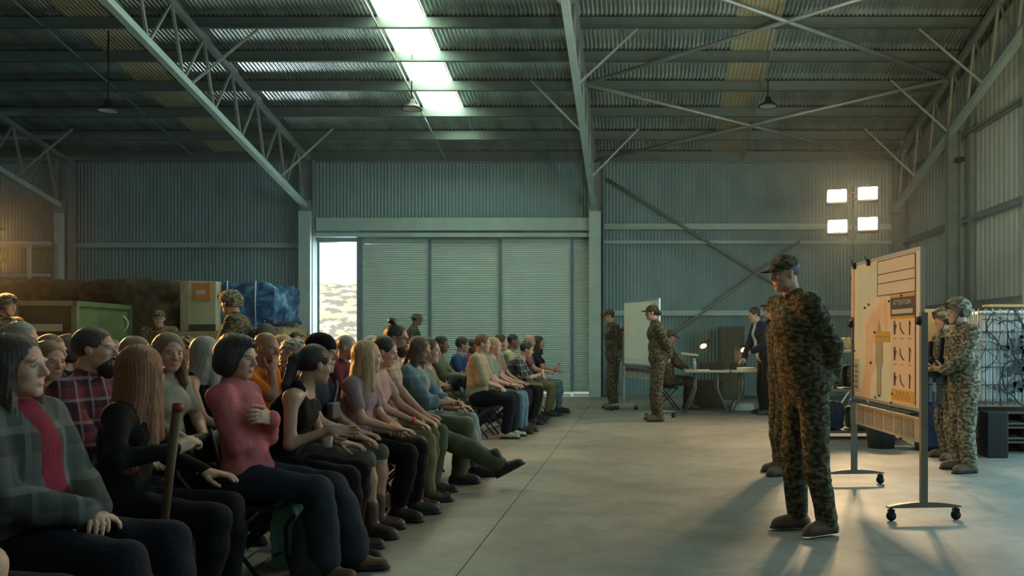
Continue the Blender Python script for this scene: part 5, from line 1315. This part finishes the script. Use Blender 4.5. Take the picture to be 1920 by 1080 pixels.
person('guard2', 'helmeted soldier half hidden behind the soldier with the rifle', 1769, 578, 9.25, yaw=192, hp=2, hair='crop', hc='dark', hat='helmet', armR='rifle_r', armL='rifle_l', tone='fair', **kw2)
person('bg1', 'helmeted soldier standing at the far left edge by the container', 14, 552, 10.2, yaw=-10, hp=4, hair='crop', hc='dark', hat='helmet', armR='rifle_r', armL='rifle_l', tone='fair', **kw)
person('bg2', 'soldier in a cap leaning in front of the camouflage netting', 298, 580, 12.6, yaw=-60, hp=12, lean=10, hair='crop', hc='dark', hat='cap', armR='front', armL='front', tone='fair', **kw)
person('bg3', 'soldier in helmet and headset with a pack before the blue load', 432, 545, 9.6, yaw=190, hp=6, lean=5, hair='crop', hc='dark', hat='helmet', armR='rifle_r', armL='rifle_l', tone='fair', **kw)
person('bg4', 'helmeted soldier standing far off left of the open door', 553, 591, 16.6, yaw=-60, hair='crop', hc='dark', hat='helmet', armR='down', armL='down', tone='tan', **kw2)
person('bg5', 'soldier in a field hat walking before the closed door panels', 782, 586, 16.8, yaw=15, lean=6, hair='crop', hc='dark', hat='bucket', armR='down', armL='down', tone='tan', **kw)
person('clerk', 'soldier seated at the table in a cap reading a sheet of paper', 1258, 600, 15.6, kind='sit', yaw=10, hp=14, lean=4, hair='crop', hc='dark', hat='cap', armR='clasp', armL='clasp', tone='tan', top_m=UNI, bottom_m=UNI, sleeve='long', boots=True, shoe_m=tanb, loose=.02, collar=True)
p = PEOPLE['clerk']; o = copy_tree(chair0); o.location = (p['loc'][0], p['loc'][1], 0); o.rotation_euler = (0, 0, math.radians(10)); o['label'] = 'folding chair under the seated soldier at the table'; del o['group']
bpaper = MB().box((0, 0, 0), (.30, .21, .003), Euler((.15, .1, 0)).to_matrix()).build('paper_sheet', pp, None, label='sheet of paper held by the seated soldier', cat='paper'); bpaper.location = P(1293, 664, 15.3)
person('suit', 'man in a navy suit and white shirt leaning over the right folding table', 1414, 577, 14.55, kind='stand', yaw=195, lean=14, hp=14, hair='swept', hc='dark', top_m=C_('navy_suit', (.012, .018, .040)), sleeve='long', loose=.016, inner=(C_('white_shirt', (.60, .60, .60)), .055), bottom_m=black_c, armR=dict(t=(.40, -.12, .80), d=(.8, 0, -.6), n=(.6, 0, .8), pole=(-.6, -.5, -.4), curl=.3), armL='front', tone='fair', size=None)
person('ginger', 'red haired person standing behind the man in the suit', 1441, 572, 16.0, kind='stand', yaw=200, sex='f', hair='curly', hc='ginger', top_m=black_c, sleeve='long', bottom_m=black_c, armR='down', armL='down', tone='fair')

# ------------------------------------------------------------------ held and worn things
def rifle(key, lab, flip=False):
    p = PEOPLE[key]; t = empty('rifle', (p['loc'][0], p['loc'][1], 0), math.radians(p['yaw']), label=lab, cat='rifle')
    wr = p['arms'][-1][2]; wl_ = p['arms'][1][2]
    a = Vector((wr + p['arms'][-1][3][:, 0] * .09)); b = Vector((wl_ + p['arms'][1][3][:, 0] * .09))
    # stock over the right shoulder side, muzzle pointing down and to the left
    ax = (Vector((.10, .16, -.62))).normalized(); c = (a + b) / 2 + Vector((-.02, 0, .0)); up_ = Vector((.9, 0, .15))
    def at(s, h=0): return c + ax * s + up_.normalized() * h
    g = black_m
    MB().bar(at(-.12), at(.16), .045, .065, up_).build('receiver', g, t, bevel=.006)
    MB().bar(at(.16), at(.36), .045, .045, up_).build('handguard', g, t, bevel=.006)
    MB().tube([at(.36), at(.55)], .009, 8).build('barrel', g, t)
    MB().bar(at(-.12), at(-.33, -.01), .035, .05, up_).build('stock', g, t, bevel=.008)
    MB().bar(at(.05, .02), at(.08, .19), .028, .055, ax).build('magazine', g, t)
    MB().bar(at(-.07, .02), at(-.10, .11), .028, .035, ax).build('pistol_grip', g, t)
    MB().tube([at(-.02, -.055), at(.12, -.055)], .020, 10).build('sight', g, t)
    return t
for k_, lb in (('guard', 'black rifle held across the front of the soldier by the netted tank'), ('guard2', 'black rifle of the half hidden helmeted soldier'), ('bg1', 'black rifle of the soldier at the far left edge'), ('bg3', 'black rifle of the soldier before the blue load')): rifle(k_, lb)
def backpack(loc, rz, s, m, lab, name='backpack', wide=1.0):
    t = empty(name, loc, rz, label=lab, cat='bag')
    V, Q, M = sdf_mesh([ell((0, 0, .24 * s), (.13 * s, .17 * s * wide, .26 * s), k=.05), ell((.08 * s, 0, .15 * s), (.10 * s, .13 * s * wide, .13 * s), k=.02), ell((0, 0, .09 * s), (.13 * s, .17 * s * wide, .11 * s), k=.05)], .014, folds(3, .008, 18), cuts=[((0, 0, 0), V3(0, 0, -1))])
    link('bag_body', mesh_np('bag', V, Q), m, t)
    for sg in (-1, 1): MB().tube([(-.10 * s, sg * .09 * s, .44 * s), (-.17 * s, sg * .10 * s, .36 * s), (-.17 * s, sg * .10 * s, .18 * s), (-.11 * s, sg * .10 * s, .07 * s)], .014 * s, 6).build('strap', black_m, t)
    MB().tube([(-.02, -.03, .49 * s), (-.02, 0, .53 * s), (-.02, .03, .49 * s)], .008 * s, 6).build('handle', black_m, t)
    return t
pb = PEOPLE['bg3']; bp_ = Vector((pb['loc'][0], pb['loc'][1], 0)) + Matrix.Rotation(math.radians(190), 3, 'Z') @ Vector((-.27, 0, 1.0))
backpack(bp_, math.radians(190 + 180), .95, mat('pack_dark', (.05, .05, .04), .8), 'dark field pack on the back of the soldier before the blue load')
backpack((X(872, 8.45), 8.45, 0), math.radians(-60), .75, C_('beige_pack', (.22, .19, .13)), 'beige backpack on the floor under the front row beside the denim shirt')
backpack((X(585, 4.62), 4.66, 0), math.radians(-30), .80, mat('pack_black', (.02, .022, .022), .7), 'black backpack on the floor beside the feet of the woman in the pink shirt')
wrapped('tote_bag', -2.12, -1.98, 4.86, 5.02, .0, .34, C_('mint_bag', (.20, .34, .28)), label='pale green bag wedged under the chair of the woman in pink', cat='bag')
st_ = MB().tube([(-2.02, 3.70, 1.00), (-2.06, 3.71, .70), (-2.15, 3.75, .03)], [.021, .019, .014], 10).build('walking_stick', mat('stick_wood', (.085, .045, .02), .6, 0, .25, 9), None, label='brown wooden walking stick held upright by the woman with copper hair', cat='stick')
MB().lathe([(.001, .022), (.020, .018), (.024, 0), (.020, -.018), (.001, -.022)], n=12, c=(-2.015, 3.70, 1.015)).build('stick_top', mat('red_top', (.22, .015, .02), .5), st_)
# chest strap and pouch of the man with the beanie
pc = PEOPLE['navycap']; P0_, P1_, P2_, P3_ = pc['P']; fwv = pc['fw']; sd_ = pc['side']; bod = pc['body']
sp = []
for i in range(9):
    t_ = i / 8; q = (P3_ + sd_ * .10 - V3(0, 0, .03)) * (1 - t_) + (P1_ - sd_ * .12) * t_; q = q + fwv * (.125 + .03 * math.sin(math.pi * t_)) ; sp.append(tuple(q))
MB().tube(sp, .014, 6).build('chest_strap', black_m, bod)
q = Vector(P2_ + fwv * .165 - V3(0, 0, .06)); MB().box(q, (.05, .14, .11)).build('chest_pouch', mat('pouch_grey', (.06, .07, .07), .7), bod, bevel=.012)
V, Q, M = sdf_mesh([ell(pc['head'][0] + pc['head'][1] @ V3(-.018, 0, .048), (.108, .090, .092), R=pc['head'][1], k=.01)], .006, cuts=[(pc['head'][0] + pc['head'][1] @ V3(0, 0, .035), pc['head'][1] @ V3(-.2, 0, -1))])
link('beanie', mesh_np('beanie', V, Q), black_c, bod)
# cup in the tank top woman's hand, bag on the lap of the smiling woman, phones
cup = MB().lathe([(.001, 0), (.028, .0), (.038, .09), (.036, .09), (.027, .004)], n=16).build('cup', pp, None, label='white cup held low by the woman in the black tank top', cat='cup'); cup.location = P(613, 838, 5.05)
gl = MB().tube([(-.045, -.0, 0), (-.05, 0, .02), (.05, 0, .02), (.045, 0, 0)], .003, 5)
pbn = PEOPLE['bun']; hcb, Rb = pbn['head']
g_ = MB()
for s in (-1, 1):
    pts = [tuple(hcb + Rb @ V3(.103, s * .032 + .024 * math.cos(a), .003 + .019 * math.sin(a))) for a in [2 * math.pi * i / 12 for i in range(13)]]
    g_.tube(pts, .0022, 5, cap=False); g_.tube([tuple(hcb + Rb @ V3(.100, s * .056, .006)), tuple(hcb + Rb @ V3(.0, s * .083, .004))], .0025, 5)
g_.build('glasses', black_m, pbn['body'])
# watch / red remembrance bottles in hands of the far block
for key, lb in (('redhood', 'small red drink bottle held by the person with the red hood'), ('longdark', 'small red drink bottle held by the woman at the far end'), ('striped', 'small red drink bottle held by the man in the checked shirt')):
    p = PEOPLE[key]; h = Vector(p['arms'][-1][2] + p['arms'][-1][3][:, 0] * .07 + V3(0, 0, .02)); Rz_ = Matrix.Rotation(math.radians(p['yaw']), 3, 'Z')
    o = empty('drink_bottle', Rz_ @ h + Vector((p['loc'][0], p['loc'][1], 0)), label=lb, cat='bottle')
    MB().lathe([(.001, -.05), (.026, -.05), (.028, .05), (.012, .08)], n=12).build('bottle_body', mat('pale_bottle', (.55, .5, .42), .3), o)
    MB().lathe([(.018, .075), (.018, .11), (.001, .112)], n=12).build('cap', mat('red_band', (.75, .02, .02)), o)
